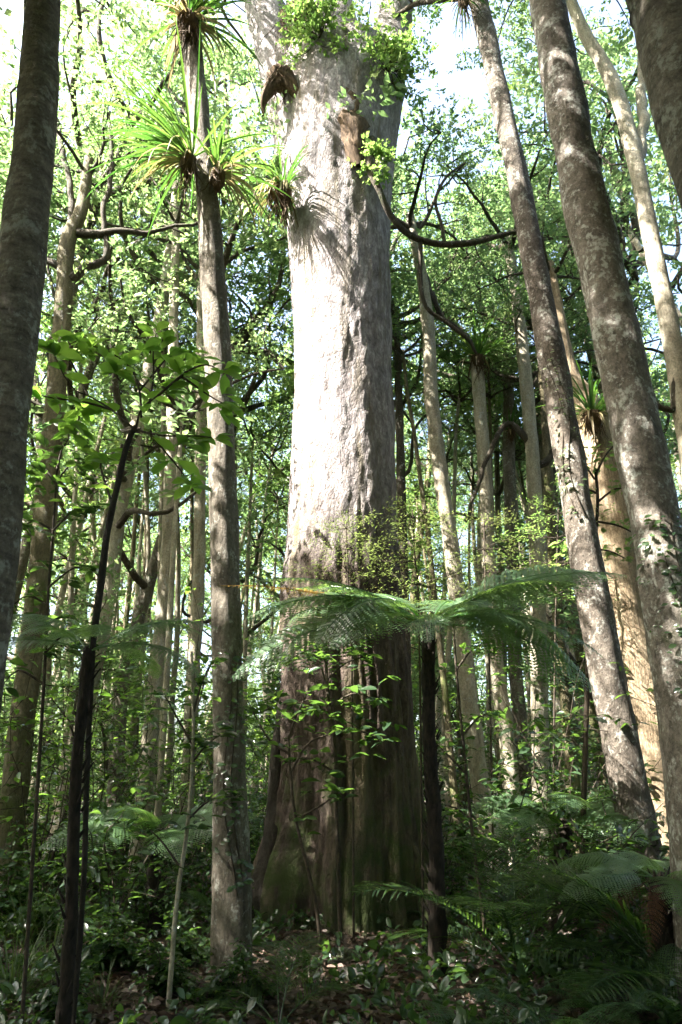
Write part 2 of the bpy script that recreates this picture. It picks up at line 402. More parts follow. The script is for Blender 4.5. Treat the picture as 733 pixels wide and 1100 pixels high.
def mat_ground():
    m, nt, out = new_mat('forest_floor'); g = NT(nt)
    tc = g.n('ShaderNodeTexCoord'); ob = tc.outputs['Object']
    vo = g.n('ShaderNodeTexVoronoi'); vo.inputs['Scale'].default_value = 16; g.l(ob, vo.inputs['Vector'])
    n1 = g.noise(ob, 5, 8, 0.7); n2 = g.noise(ob, 0.8, 4, 0.6)
    col = g.ramp(n1, [(0.3, (0.012, 0.008, 0.006)), (0.55, (0.035, 0.022, 0.016)), (0.75, (0.075, 0.05, 0.038))])
    sp = g.n('ShaderNodeSeparateColor'); g.l(vo.outputs['Color'], sp.inputs[0])
    col = g.mix(g.math('MULTIPLY', sp.outputs[0], 0.5), col, (0.08, 0.05, 0.038))
    col = g.mix(g.math('MULTIPLY', g.math('SUBTRACT', n2, 0.55), 4.0, clamp=True), col, (0.03, 0.045, 0.015))
    bs = g.n('ShaderNodeBsdfPrincipled'); g.l(col, bs.inputs['Base Color']); bs.inputs['Roughness'].default_value = 0.85
    bp = g.n('ShaderNodeBump'); bp.inputs['Strength'].default_value = 0.7; bp.inputs['Distance'].default_value = 0.04
    g.l(g.math('ADD', n1, vo.outputs['Distance']), bp.inputs['Height']); g.l(bp.outputs[0], bs.inputs['Normal']); g.l(bs.outputs[0], out.inputs[0])
    return m
M['ground'] = mat_ground()
M['rock'] = mat_bark('mossy_rock', (0.06, 0.055, 0.05), (0.14, 0.13, 0.12), (0.25, 0.24, 0.22), lich=0.6, moss=(0.12, 0.17, 0.03), mossamt=0.47, st=(6, 6, 6))

# ------------------------------------------------------------------ world, sun, camera
SUN_AZ = np.array([-0.93, -0.37]); SUN_AZ = SUN_AZ / np.linalg.norm(SUN_AZ)
SUN_EL = math.radians(48)
TOSUN = Vector((SUN_AZ[0] * math.cos(SUN_EL), SUN_AZ[1] * math.cos(SUN_EL), math.sin(SUN_EL)))
w = bpy.data.worlds.new('World'); SC.world = w; w.use_nodes = True
wn = w.node_tree; wn.nodes.clear()
wo = wn.nodes.new('ShaderNodeOutputWorld'); bg = wn.nodes.new('ShaderNodeBackground'); sky = wn.nodes.new('ShaderNodeTexSky')
sky.sky_type = 'NISHITA'; sky.sun_disc = False; sky.sun_elevation = SUN_EL
sky.sun_rotation = math.atan2(TOSUN.x, TOSUN.y); sky.dust_density = 6.0; sky.air_density = 1.0; sky.ozone_density = 1.0
bg.inputs['Strength'].default_value = 0.10
wn.links.new(sky.outputs[0], bg.inputs[0]); wn.links.new(bg.outputs[0], wo.inputs[0])
sl = bpy.data.lights.new('sun', 'SUN'); sl.energy = 5.0; sl.angle = math.radians(0.5); sl.color = (1.0, 0.95, 0.86)
so = link(bpy.data.objects.new('sun', sl)); so.rotation_euler = (-TOSUN).to_track_quat('-Z', 'Y').to_euler(); so.location = (-20, -8, 30)
cam = bpy.data.cameras.new('camera'); cam.sensor_fit = 'VERTICAL'; cam.sensor_height = 36; cam.sensor_width = 24; cam.lens = 24
cam.clip_start = 0.05; cam.clip_end = 500
co = link(bpy.data.objects.new('camera', cam)); co.location = (0, 0, EYE); co.rotation_euler = (PI / 2 + PITCH, 0, 0)
SC.camera = co
SC.view_settings.view_transform = 'Standard'; SC.view_settings.look = 'None'; SC.view_settings.gamma = 1.0
SC.view_settings.use_curve_mapping = False
SC.view_settings.exposure = 3.4
cy = SC.cycles
cy.max_bounces = 5; cy.diffuse_bounces = 3; cy.glossy_bounces = 1; cy.transmission_bounces = 4; cy.transparent_max_bounces = 4
cy.caustics_reflective = False; cy.caustics_refractive = False
cy.use_adaptive_sampling = True; cy.adaptive_threshold = 0.02
cy.use_denoising = True
cy.sample_clamp_indirect = 6.0

# ================================================================== GROUND
def build_ground():
    xs = np.concatenate([np.linspace(-150, -24, 22), np.linspace(-22, 22, 133), np.linspace(24, 150, 22)])
    ys = np.concatenate([np.linspace(-60, -5, 12), np.linspace(-4, 30, 110), np.linspace(33, 180, 26)])
    X, Y = np.meshgrid(xs, ys)
    Z = np.vectorize(gz)(X, Y)
    nx, ny = len(xs), len(ys)
    i, j = np.meshgrid(np.arange(ny - 1), np.arange(nx - 1), indexing='ij')
    a = i * nx + j
    mb = MB(); mb.add(np.stack([X, Y, Z], -1).reshape(-1, 3), None, np.stack([a, a + 1, a + nx + 1, a + nx], -1).reshape(-1, 4))
    tag(part('ground', mb.mesh('ground', M['ground'])), 'dim forest floor of brown earth under fallen leaves', 'ground', kind='structure')
build_ground()

# ================================================================== CROWN KITS
def crooked(start, d, L, n, wig, lift, rng):
    p = np.array(start, float); d = norm(np.array(d, float)); out = [p.copy()]
    for k in range(n):
        d = norm(d + rng.normal(0, wig, 3) + np.array([0, 0, lift]))
        p = p + d * L / n; out.append(p.copy())
    return np.array(out)
def crown_kit(seed, nl=6, L=3.4, leaf=0.10, per=19, sprays=8, leafmat='canopy_leaf', rise=0.35, clump=0.6, r0=0.085):
    rng = np.random.default_rng(seed)
    limbs, cl, clo = [], [], []
    a0 = rng.uniform(0, 2 * PI)
    for k in range(nl):
        az = a0 + k * 2 * PI / nl + rng.normal(0, 0.3)
        el = rng.uniform(0.25, 0.8) if k else 1.35
        d = np.array([math.cos(az) * math.cos(el), math.sin(az) * math.cos(el), math.sin(el)])
        ll = L * rng.uniform(0.75, 1.25)
        path = crooked((0, 0, rng.uniform(-1.2, -0.05) if k else -0.2), d, ll, 8, 0.25, rise * 0.15, rng)
        mb = MB()
        rr = np.linspace(r0 * rng.uniform(.7, 1), 0.018, len(path))
        sp_, sr_ = smooth_path(path, rr, 0.2); tube(mb, sp_, sr_, 6)
        tips = [(path[-1], path[-1] - path[-2]), (path[-2], path[-1] - path[-2])]
        for q in range(5):
            i = rng.integers(3, len(path))
            dd = norm(path[i] - path[i - 1] + rng.normal(0, 0.75, 3) + np.array([0, 0, .15]))
            sb = crooked(path[i], dd, rng.uniform(0.9, 1.9), 5, 0.3, 0.05, rng)
            sp_, sr_ = smooth_path(sb, np.linspace(0.026, 0.008, len(sb)), 0.25); tube(mb, sp_, sr_, 4)
            tips += [(sb[-1], sb[-1] - sb[-2]), (sb[3], sb[3] - sb[2])]
        for p, d in tips:
            for _ in range(sprays):
                cl.append(p + rng.normal(0, clump * 0.55, 3) * np.array([1, 1, .65])); clo.append(norm(d) * 0.6 + rng.normal(0, .5, 3))
        limbs.append(mb.mesh('limb', M['limb_bark']))
    mb = MB()
    spray_leaves(mb, np.array(cl), np.array(clo), per, 0.42, leaf, 0.48)
    return limbs, mb.mesh('crown', M[leafmat])
KITS = [crown_kit(100 + i, nl=[5, 6, 6, 5, 7, 6][i], L=[3.0, 3.6, 3.3, 3.9, 3.1, 3.5][i], leafmat=['canopy_leaf', 'bright_leaf'][i % 2]) for i in range(6)]
KITS += [crown_kit(140 + i, nl=8, L=4.0, leaf=.16, per=16, sprays=20, clump=.85) for i in range(2)] + [crown_kit(150, nl=5, L=3.2, leaf=.12, per=13, sprays=5), crown_kit(151, nl=6, L=3.6, leaf=.105, per=15, sprays=9)]
def add_crown(tree, kit, loc, rz, sc, limbs=True):
    if limbs:
        for lm in KITS[kit][0]:
            part('limb', lm, tree, loc, (0, 0, rz), sc)
    part('crown', KITS[kit][1], tree, loc, (0, 0, rz), sc)

# ================================================================== NAMED TREES
def px_path(pts, Y):
    """pts: (px, py, width_px[, Y]) from top to bottom -> points and radii, bottom first"""
    out, rr = [], []
    for q in pts:
        yy = q[3] if len(q) > 3 else Y
        out.append(P(q[0], q[1], yy)); rr.append(W(q[2], q[1], yy) / 2)
    return out[::-1], rr[::-1]
def to_ground(pts, rr, flare=1.25):
    a, b = pts[0], pts[1]
    d = (a - b); d = d / max(1e-6, -d[2]) if d[2] < -0.02 else np.array([0, 0, -1.0])
    g = gz(a[0], a[1])
    if a[2] - g > 0.15:
        base = a + d * (a[2] - g); base[2] = gz(base[0], base[1])
        dd = a[2] - base[2]
        mid = base + (a - base) * min(0.5, 0.5 / dd)
        pts = [base, mid] + pts; rr = [rr[0] * flare * 1.12, rr[0] * (1 + (flare - 1) * 0.4)] + rr
    base = pts[0]
    return pts, rr, np.array([base[0], base[1], gz(base[0], base[1])])
def named_tree(name, label, cat, pts, Y, mat, top=0.0, kit=0, ksc=1.0, nseg=14, limbs=(), rough=0.13, group=None, crown=True, step=0.16, flare=1.5):
    p, r = px_path(pts, Y)
    p, r, base = to_ground(p, r, flare)
    if top > p[-1][2] + 0.5:                      # the trunk goes on above the frame
        d = p[-1] - p[-2]; d = d / d[2]; d[:2] *= 0.7
        p = p + [p[-1] + d * (top - p[-1][2])]; r = r + [r[-1] * 0.7]
    t = thing(name, label, cat, base, group)
    pp, rr = smooth_path([q - base for q in p], r, step)
    pp[0][2] -= 0.15
    mb = MB(); tube(mb, pp, rr, nseg, rough, 1.4, seed=random.random() * 50)
    part('trunk', mb.mesh('trunk', M[mat]), t)
    for lp in limbs:
        lmat = lp[0]; q, lr = [], []
        for a in lp[1:]:
            yy = a[3] if len(a) > 3 else Y
            q.append(P(a[0], a[1], yy) - base); lr.append(W(a[2], a[1], yy) / 2)
        sp_, sr_ = smooth_path(q, lr, 0.12)
        sp_[1:-1] += np.array([[.07 * mnoise.noise((z_ * .35, 1.1 * k_, 7.7 + len(q))) for k_ in range(3)] for z_ in range(1, len(sp_) - 1)]) if len(sp_) > 2 else 0
        mb = MB(); tube(mb, sp_, sr_, 8, 0.2, 4.0, seed=random.random() * 50)
        part('limb', mb.mesh('limb', M[lmat]), t)
    if crown:
        add_crown(t, kit, pp[-1] - np.array([0, 0, .2]), random.random() * 6.28, ksc)
    return t, base, p, r

GIANT_Y = 10.7
named_tree('slender_tree', 'near dark trunk with ringed bark rising along the left edge of the photo', 'tree',
           [(53, -60, 33), (47, 0, 35), (40, 120, 41), (27, 250, 46), (16, 350, 47), (7, 450, 48), (-8, 600, 50), (-32, 800, 54)], 4.0, 'ringed_bark', top=16, kit=7, ksc=.9, nseg=24)
EPI = named_tree('slender_tree', 'straight grey trunk carrying three perching lilies, left of the giant trunk', 'tree',
           [(200, -40, 20), (206, 40, 21), (214, 120, 22), (222, 200, 23), (229, 300, 26), (235, 400, 28), (239, 500, 30), (242, 600, 31), (244, 700, 32), (247, 850, 36), (250, 1000, 43), (251, 1040, 46)], 7.5, 'grey_bark', top=20, kit=1, ksc=0.9, nseg=24)
TA = named_tree('slender_tree', 'stout leaning trunk blotched with lichen, running to the lower right edge', 'tree',
           [(577, -60, 32), (587, 0, 35), (606, 100, 40), (625, 200, 43), (648, 300, 46), (670, 400, 49), (692, 500, 51), (712, 600, 53), (728, 700, 56), (742, 800, 60)], 6.2, 'blotch_bark', top=19, kit=7, ksc=1.0, nseg=28)
TB = named_tree('slender_tree', 'long leaning trunk in front of the sunlit shaggy one, dark at its foot', 'tree',
           [(502, -40, 19), (514, 0, 20), (536, 100, 21), (558, 200, 23), (577, 300, 26), (596, 400, 29), (613, 500, 31), (630, 600, 34), (648, 700, 37), (668, 800, 38), (688, 900, 40)], 9.0, 'shaded_blotch_bark', top=18, kit=3, ksc=1.0, nseg=22)
TC = named_tree('shaggy_tree', 'sunlit tree with peeling ribbed orange brown bark, a perching lily on its shoulder', 'tree',
           [(588, 285, 15), (600, 350, 18), (612, 405, 22), (634, 452, 36), (648, 520, 44), (660, 600, 50), (675, 700, 52), (695, 800, 54), (712, 900, 60)], 10.9, 'shag_bark', top=0, kit=8, ksc=0.5, nseg=36, rough=0.16, step=0.15)
named_tree('slender_tree', 'very near dark trunk cutting the top right corner', 'tree',
           [(694, -60, 64), (712, 0, 68), (746, 120, 73), (784, 240, 78), (832, 400, 82), (874, 560, 86), (918, 760, 92)], 3.0, 'ringed_bark', top=15, kit=6, ksc=0.95, nseg=26)
named_tree('slender_tree', 'pale tree bending left at the top, seen right of the lichen blotched trunk', 'tree',
           [(600, -30, 10), (628, 36, 13), (650, 72, 15), (667, 115, 16), (682, 170, 17), (696, 240, 18), (711, 310, 19), (728, 400, 21), (746, 520, 22), (768, 700, 24)], 9.5, 'pale_bark', top=18, kit=0, ksc=0.9, nseg=16,
           limbs=[('pale_bark', (684, 170, 13), (692, 130, 11), (690, 80, 10), (698, 20, 8), (704, -40, 7)), ('limb_bark', (730, 400, 11), (720, 440, 7), (690, 430, 6), (655, 425, 4))])
named_tree('slender_tree', 'mossy pale trunk with a forked dark crown, right of the near left trunk', 'tree',
           [(96, 170, 9), (88, 225, 13), (73, 262, 17), (68, 330, 18), (60, 430, 21), (50, 540, 23), (40, 640, 24), (26, 760, 26), (12, 880, 30)], 10.0, 'mossy_bark', top=11.5, kit=8, ksc=0.6, nseg=18,
           limbs=[('limb_bark', (76, 300, 12), (95, 285, 9), (113, 278, 8), (112, 235, 6), (120, 180, 5), (118, 120, 4)), ('limb_bark', (70, 290, 10), (52, 280, 7), (40, 275, 5), (20, 250, 4)),
                  ('limb_bark', (80, 250, 10), (105, 252, 9), (140, 250, 6), (175, 246, 4), (215, 238, 3)), ('limb_bark', (74, 262, 9), (76, 210, 7), (66, 160, 6), (58, 120, 4))])
MID = [  # label, path, Y, material, top, kit
    ('leaning pale trunk just right of the giant, bent at its crown', [(440, 230, 9), (452, 290, 12), (460, 350, 14), (463, 420, 15), (472, 500, 16), (485, 590, 17), (497, 690, 18), (510, 800, 20), (528, 910, 22), (538, 960, 24)], 13.0, 'pale_bark', 12, 8),
    ('pale trunk with a tasselled perching lily at its broken top', [(512, 385, 13), (516, 440, 14), (522, 520, 14), (525, 600, 15), (532, 700, 16), (545, 800, 17), (556, 920, 19)], 15.0, 'pale_bark', 0, 3),
    ('greyish trunk next right of the lily topped one', [(545, 330, 9), (546, 400, 11), (547, 500, 13), (551, 600, 14), (553, 700, 15), (560, 800, 15), (566, 890, 16)], 17.0, 'grey_bark', 12.5, 8),
    ('pale banded trunk rising straight behind the long leaning one', [(545, 255, 10), (556, 330, 12), (566, 420, 14), (574, 520, 15), (577, 620, 16), (579, 720, 18), (581, 820, 19), (583, 900, 21)], 14.0, 'pale_bark', 14, 8),
    ('thin pale trunk leaning beside a greyer twin, in front of right ferns', [(570, 440, 9), (580, 560, 10), (590, 660, 11), (602, 780, 12), (614, 880, 14)], 15.4, 'pale_bark', 12, 8),
    ('grey mossy trunk twinned with a thin pale one, right of centre', [(585, 430, 10), (592, 560, 11), (601, 680, 13), (612, 790, 14), (621, 895, 15)], 14.7, 'mossy_bark', 13, 8),
    ('pale trunk rising behind the dark sapling, kinked near its foot', [(190, 230, 8), (187, 330, 10), (186, 430, 12), (182, 540, 13), (177, 640, 15), (166, 740, 16), (158, 830, 17), (150, 905, 18)], 12.5, 'pale_bark', 13, 8),
    ('pale trunk half hidden behind the lily bearing trunk', [(216, 330, 9), (216, 420, 11), (215, 520, 12), (214, 620, 13), (208, 720, 15), (203, 820, 15), (199, 890, 16)], 13.6, 'pale_bark', 14, 8),
    ('thin light pole-like trunk between two thicker pale trunks, left of centre', [(186, 600, 6), (182, 680, 7), (176, 780, 7), (168, 900, 8)], 12.0, 'pale_bark', 9, 8),
    ('dark thin trunk hugging the right flank of the giant', [(428, 400, 8), (430, 480, 9), (432, 560, 10), (436, 700, 11), (440, 850, 12)], 15.5, 'limb_bark', 14, 8),
]
for lab, pts, Y, mt, top, kit in MID:
    named_tree('slender_tree', lab, 'tree', pts, Y, mt, top=top, kit=kit, ksc=0.6 if 'dark sapling' in lab else 0.9, crown=top > 0, nseg=14,
               limbs=[('limb_bark', (452, 290, 8), (470, 330, 6), (486, 348, 6), (502, 362, 5), (512, 380, 3))] if lab.startswith('leaning pale') else
               ([('limb_bark', (578, 500, 9), (592, 490, 8), (620, 440, 6)), ('limb_bark', (574, 480, 8), (545, 455, 7), (520, 500, 5), (500, 560, 4))] if lab.startswith('pale banded') else ()))

def root_mesh(seed, n, L, spread=0.1):
    rng = np.random.default_rng(seed); mb = MB()
    for k in range(n):
        a = rng.uniform(0, 2 * PI); r = spread * math.sqrt(rng.random())
        p0 = np.array([math.cos(a) * r, math.sin(a) * r, rng.uniform(0, .08)])
        path = crooked(p0, (0, 0, -1), L * rng.uniform(.4, 1.1), 6, 0.16, -0.1, rng)
        tube(mb, path, np.linspace(0.012, 0.004, len(path)) * rng.uniform(.6, 1.5), 4)
    # fibrous heart
    ph = np.array([[0, 0, .1], [0, 0, 0], [0, 0, -.18], [0, 0, -.34]]); tube(mb, ph, np.array([.03, .10, .085, .03]) * spread / .1, 9, .3, 4)
    return mb.mesh('root_mass', M['root_brown'])

# ================================================================== THE GIANT
def build_giant():
    Y = GIANT_Y
    #            py   left right
    sil = [(1000, 262, 470), (970, 270, 464), (930, 278, 459), (880, 292, 454), (820, 300, 449), (760, 302, 444), (700, 301, 438), (640, 304, 432), (580, 308, 427), (500, 312, 425), (420, 317, 421),
           (340, 315, 419), (270, 310, 418), (220, 306, 419), (170, 300, 424), (130, 297, 430), (95, 296, 436)]
    zs, cx, rr = [], [], []
    for py, l, r in sil:
        a, b = P(l, py, Y), P(r, py, Y)
        zs.append(a[2]); cx.append((a[0] + b[0]) / 2); rr.append((b[0] - a[0]) / 2)
    base = np.array([cx[0], Y, gz(cx[0], Y)])
    nz, ns = 380, 200
    z = np.linspace(-0.2, zs[-1], nz)
    C = np.interp(z, zs, cx); R = np.interp(z, zs, rr)
    k = np.ones(9) / 9
    C = np.convolve(np.pad(C, 4, 'edge'), k, 'valid'); R = np.convolve(np.pad(R, 4, 'edge'), k, 'valid')
    V = np.zeros((nz, ns, 3)); ang = np.arange(ns) / ns * 2 * PI
    burls = [(P(355, 290, Y)[2], 255, .22, .10), (P(330, 205, Y)[2], 225, .55, .16), (P(378, 180, Y)[2], 280, .5, .12), (P(395, 130, Y)[2], 300, .6, .14), (P(340, 160, Y)[2], 250, .5, .12),
             (P(322, 640, Y)[2], 215, .5, .10), (P(400, 560, Y)[2], 290, .7, .07), (P(335, 760, Y)[2], 235, .5, .12)]
    for i in range(nz):
        zz = z[i]; low = max(0.0, 1 - zz / 3.6) ** 1.7
        for j in range(ns):
            a = ang[j]; c, s = math.cos(a), math.sin(a)
            r = R[i]
            tw = a + 0.10 * zz
            ridge = mnoise.noise((c * 2.4 + 5, s * 2.4, zz * 0.12)) ; ridge2 = mnoise.noise((math.cos(tw) * 6, math.sin(tw) * 6, zz * 0.25))
            r *= 1 + (0.10 * low + 0.022) * 1.6 * ridge + (0.10 * low + 0.014) * ridge2
            r *= 1 + 0.22 * low * (abs(math.sin(a * 3.5 + 0.7 + 0.2 * zz)) - 0.75)
            fur = min(1.0, max(0.0, (6.5 - zz) / 3.0))
            if fur > 0:
                f1 = max(0.0, 1 - abs(mnoise.noise((c * 2.2 + .3 * math.sin(zz * .7), s * 2.2, zz * .26 + 9))) * 6); f2 = max(0.0, 1 - abs(mnoise.noise((c * 5.5, s * 5.5, zz * .5 + 2))) * 4); f3 = mnoise.noise((c * 14, s * 14, zz * .9))
                r *= 1 - fur * (0.065 * f1 + 0.04 * f2 + .045 * f3)
            r += 0.03 * mnoise.noise((c * 4, s * 4, zz * 1.1)) + 0.014 * mnoise.noise((c * 11, s * 11, zz * 4.0)) + 0.007 * mnoise.noise((c * 26, s * 26, zz * 9.0))
            for bz, ba, bs, bh in burls:
                da = (math.degrees(a) - ba + 180) % 360 - 180
                q = ((zz - bz) / bs) ** 2 + (math.radians(da) * r / bs) ** 2
                if q < 6: r += bh * math.exp(-q)
            V[i, j] = (C[i] + c * r - base[0], s * r, zz - base[2])
    i, j = np.meshgrid(np.arange(nz - 1), np.arange(ns), indexing='ij')
    a = i * ns + j; b = i * ns + (j + 1) % ns
    t = thing('giant_tree', 'giant pale barked tree with massive sunlit trunk and mossy flared roots, centre', 'tree', base)
    mb = MB(); vv = V.reshape(-1, 3); vv = np.vstack([vv, [[C[-1] - base[0], 0, z[-1] + 0.3]]])
    kk = np.arange(ns)
    mb.add(vv, np.stack([(nz - 1) * ns + kk, (nz - 1) * ns + (kk + 1) % ns, np.full(ns, nz * ns)], -1), np.stack([a, b, b + ns, a + ns], -1).reshape(-1, 4))
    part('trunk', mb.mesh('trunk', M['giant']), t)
    def limb(pts, mat='giant', nseg=26, rough=.16, name='limb'):
        q = [P(p[0], p[1], Y + p[3]) - base for p in pts]; lr = [W(p[2], p[1], Y + p[3]) / 2 for p in pts]
        sp_, sr_ = smooth_path(q, lr, 0.12)
        m_ = MB(); tube(m_, sp_, sr_, nseg, rough, 2.2, seed=random.random() * 40)
        return part(name, m_.mesh(name, M[mat]), t)
    limb([(338, 170, 80, 0), (318, 110, 62, -.1), (298, 50, 48, -.3), (280, -10, 42, -.5), (262, -80, 36, -.8)])
    limb([(366, 160, 84, .2), (364, 100, 66, .3), (358, 40, 54, .4), (352, -20, 46, .6), (345, -90, 40, .8)])
    limb([(392, 170, 60, 0), (404, 110, 50, -.1), (418, 50, 42, -.1), (428, -10, 34, 0), (436, -90, 28, .3)])
    limb([(400, 150, 9, -1.0), (397, 180, 8, -1.15), (408, 205, 7, -1.1), (420, 232, 7, -.9), (440, 252, 7, -.7), (470, 262, 7, -.5), (505, 261, 7, -.4), (535, 254, 5.5, -.3), (560, 247, 4, -.3)], 'limb_bark', 9, .14)
    limb([(478, 262, 4, -.5), (474, 240, 4, -.5), (468, 215, 3.5, -.5), (480, 190, 3, -.5), (500, 175, 2, -.5)], 'limb_bark', 7, .1)
    limb([(452, 258, 5, -.6), (452, 300, 4.5, -.4), (458, 330, 4.5, -.3), (478, 345, 4.5, -.2), (500, 362, 4, -.1)], 'limb_bark', 7, .1)
    # broken stub with a hanging hollow shell and the brown hollows
    limb([(283, 124, 3, -.9), (284, 106, 9, -1.0), (291, 92, 15, -1.05), (303, 85, 19, -1.05), (315, 92, 15, -1.05), (322, 106, 9, -1.0), (325, 124, 3, -.95)], 'root_brown', 18, .8, 'broken_shell')
    limb([(385, 178, 6, -1.16), (381, 160, 22, -1.12), (378, 137, 34, -1.08), (375, 114, 30, -1.05), (374, 90, 8, -1.0)], 'root_brown', 18, .5, 'bark_hollow')
    part('moss_fringe', root_mesh(771, 70, 1.5, .42), t, P(322, 22, Y - .9) - base); part('moss_fringe', root_mesh(772, 60, 1.3, .36), t, P(402, 62, Y - .95) - base); part('moss_fringe', root_mesh(773, 40, .7, .3), t, P(303, 84, Y - .95) - base)
    # dark root hugging the left flank at the foot
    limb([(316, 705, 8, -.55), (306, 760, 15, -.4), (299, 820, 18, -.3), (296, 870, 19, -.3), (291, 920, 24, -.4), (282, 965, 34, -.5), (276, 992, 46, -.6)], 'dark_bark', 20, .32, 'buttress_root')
    limb([(440, 900, 10, -.3), (452, 940, 20, -.5), (466, 975, 26, -.8), (478, 1000, 24, -1.1)], 'giant', 20, .3, 'buttress_root')
    for kt, (px, py, dy), sc in ((9, (262, -80, -.8), 1.0), (9, (345, -90, .8), 1.1), (8, (436, -90, .3), 1.0)):
        add_crown(t, kt, P(px, py, Y + dy) - base, random.random() * 6, sc)
    return t, base
GIANT, GBASE = build_giant()

# ================================================================== EPIPHYTES
def lily_mesh(seed, n, L, w, spread=(0.1, 1.3), grav=1.4, dead=0.2, lean=(0, 0)):
    rng = np.random.default_rng(seed); mb = MB()
    for k in range(n):
        az = rng.uniform(0, 2 * PI); old = rng.random() < dead
        el = PI / 2 - rng.uniform(*spread)
        d = [math.cos(az) * math.cos(el) + lean[0], math.sin(az) * math.cos(el) + lean[1], math.sin(el)]
        g = grav * rng.uniform(0.35, 1.7)
        if old:
            d[2] = -0.1; g = 3.4
        strap(mb, (0.06 * math.cos(az), 0.06 * math.sin(az), rng.uniform(-.05, .08)), d, L * rng.uniform(0.4, 1.12) * (0.75 if old else 1), w * rng.uniform(.8, 1.2), g, rng.uniform(0.86, 1.0) if old else rng.uniform(0, 0.74))
    return mb.mesh('leaf_tuft', M['lily_leaf'])
def lily(label, p, seed, n, L, w, **kw):
    rl = kw.pop('rl', 0.6); rs = kw.pop('rs', 0.11); rn = kw.pop('rn', 26)
    t = thing('perching_lily', label, 'epiphyte', p, 'perching lilies growing on tree trunks')
    part('leaf_tuft', lily_mesh(seed, n, L, w, **kw), t)
    part('root_mass', root_mesh(seed + 500, rn, rl, rs), t)
    return t
lily('big perching lily fan spreading left from the grey trunk, lowest on it', P(203, 172, 7.25), 1, 95, 1.75, 0.044, spread=(0.05, 1.3), grav=1.3, dead=.24, lean=(-.6, -.1), rl=1.0)
lily('perching lily drooping right from the grey trunk, facing the giant', P(235, 186, 7.3), 2, 46, 1.35, 0.042, spread=(0.7, 1.7), grav=2.4, dead=.34, lean=(.75, -.1), rl=.5)
lily('topmost perching lily with white dead straps hanging around the grey trunk', P(203, 22, 7.25), 3, 90, 1.6, 0.050, spread=(0.1, 1.5), grav=1.7, dead=.36, lean=(.1, -.1), rl=1.0, rs=.17, rn=44)
lily('dry tangled perching lily clinging to the left shoulder of the giant', P(302, 205, 9.8), 4, 130, 1.15, 0.032, spread=(0.6, 1.8), grav=2.2, dead=.55, lean=(-.45, -.2), rl=1.0, rs=.22, rn=50)
lily('small perching lily crowning the tasselled trunk right of the giant', P(513, 384, 14.9), 5, 60, 1.4, 0.06, spread=(0.2, 1.5), grav=1.2, dead=.12, rl=.9, rs=.17, rn=50)
lily('sunlit perching lily on the shoulder of the shaggy tree', P(636, 446, 10.4), 6, 80, 0.95, 0.042, spread=(0.1, 1.5), grav=1.3, dead=.22, rl=.55, rs=.17, rn=40)
lily('perching lily high on the long leaning trunk at the top edge', P(498, -4, 8.7), 7, 50, 0.9, 0.03, spread=(0.7, 1.9), grav=1.9, dead=.4, rl=.8, rs=.12)
lily('small yellowish perching lily on the greyish trunk right of centre', P(549, 462, 16.7), 8, 36, 1.0, 0.05, spread=(0.6, 1.6), grav=1.2, dead=.1, rl=.5, rs=.1)

def shrub_on(label, p, r, n, leafmat, seed, leaf=0.085, roots=0):
    rng = np.random.default_rng(seed); t = thing('perching_shrub', label, 'epiphyte', p, 'small leafy shrubs perched on the giant')
    mb = MB(); cs, ds = [], []
    sm = MB()
    for k in range(n):
        d = norm(rng.normal(0, 1, 3) + np.array([0, -.6, 0])); L_ = r * rng.uniform(.45, 1.1)
        path = crooked((0, 0, 0), d, L_, 5, .25, .05, rng); tube(sm, path, np.linspace(.012, .003, 6), 4)
        for q in path[2:]:
            cs += [q, q + rng.normal(0, .08, 3)]; ds += [d, d + rng.normal(0, .5, 3)]
    spray_leaves(mb, np.array(cs), np.array(ds), 8, .16, leaf, .6)
    part('foliage', mb.mesh('foliage', M[leafmat]), t); part('stem', sm.mesh('stem', M['twig']), t)
shrub_on('yellow green leafy shrub perched at the fork of the giant, left of centre', P(342, 44, 9.4), .92, 36, 'bright_leaf', 31)
shrub_on('leafy shrub hanging over the right limb of the giant', P(416, 76, 9.6), 1.0, 36, 'bright_leaf', 32)
shrub_on('thin trailing shrub below the brown hollow of the giant', P(404, 178, 9.5), .38, 10, 'bright_leaf', 33)

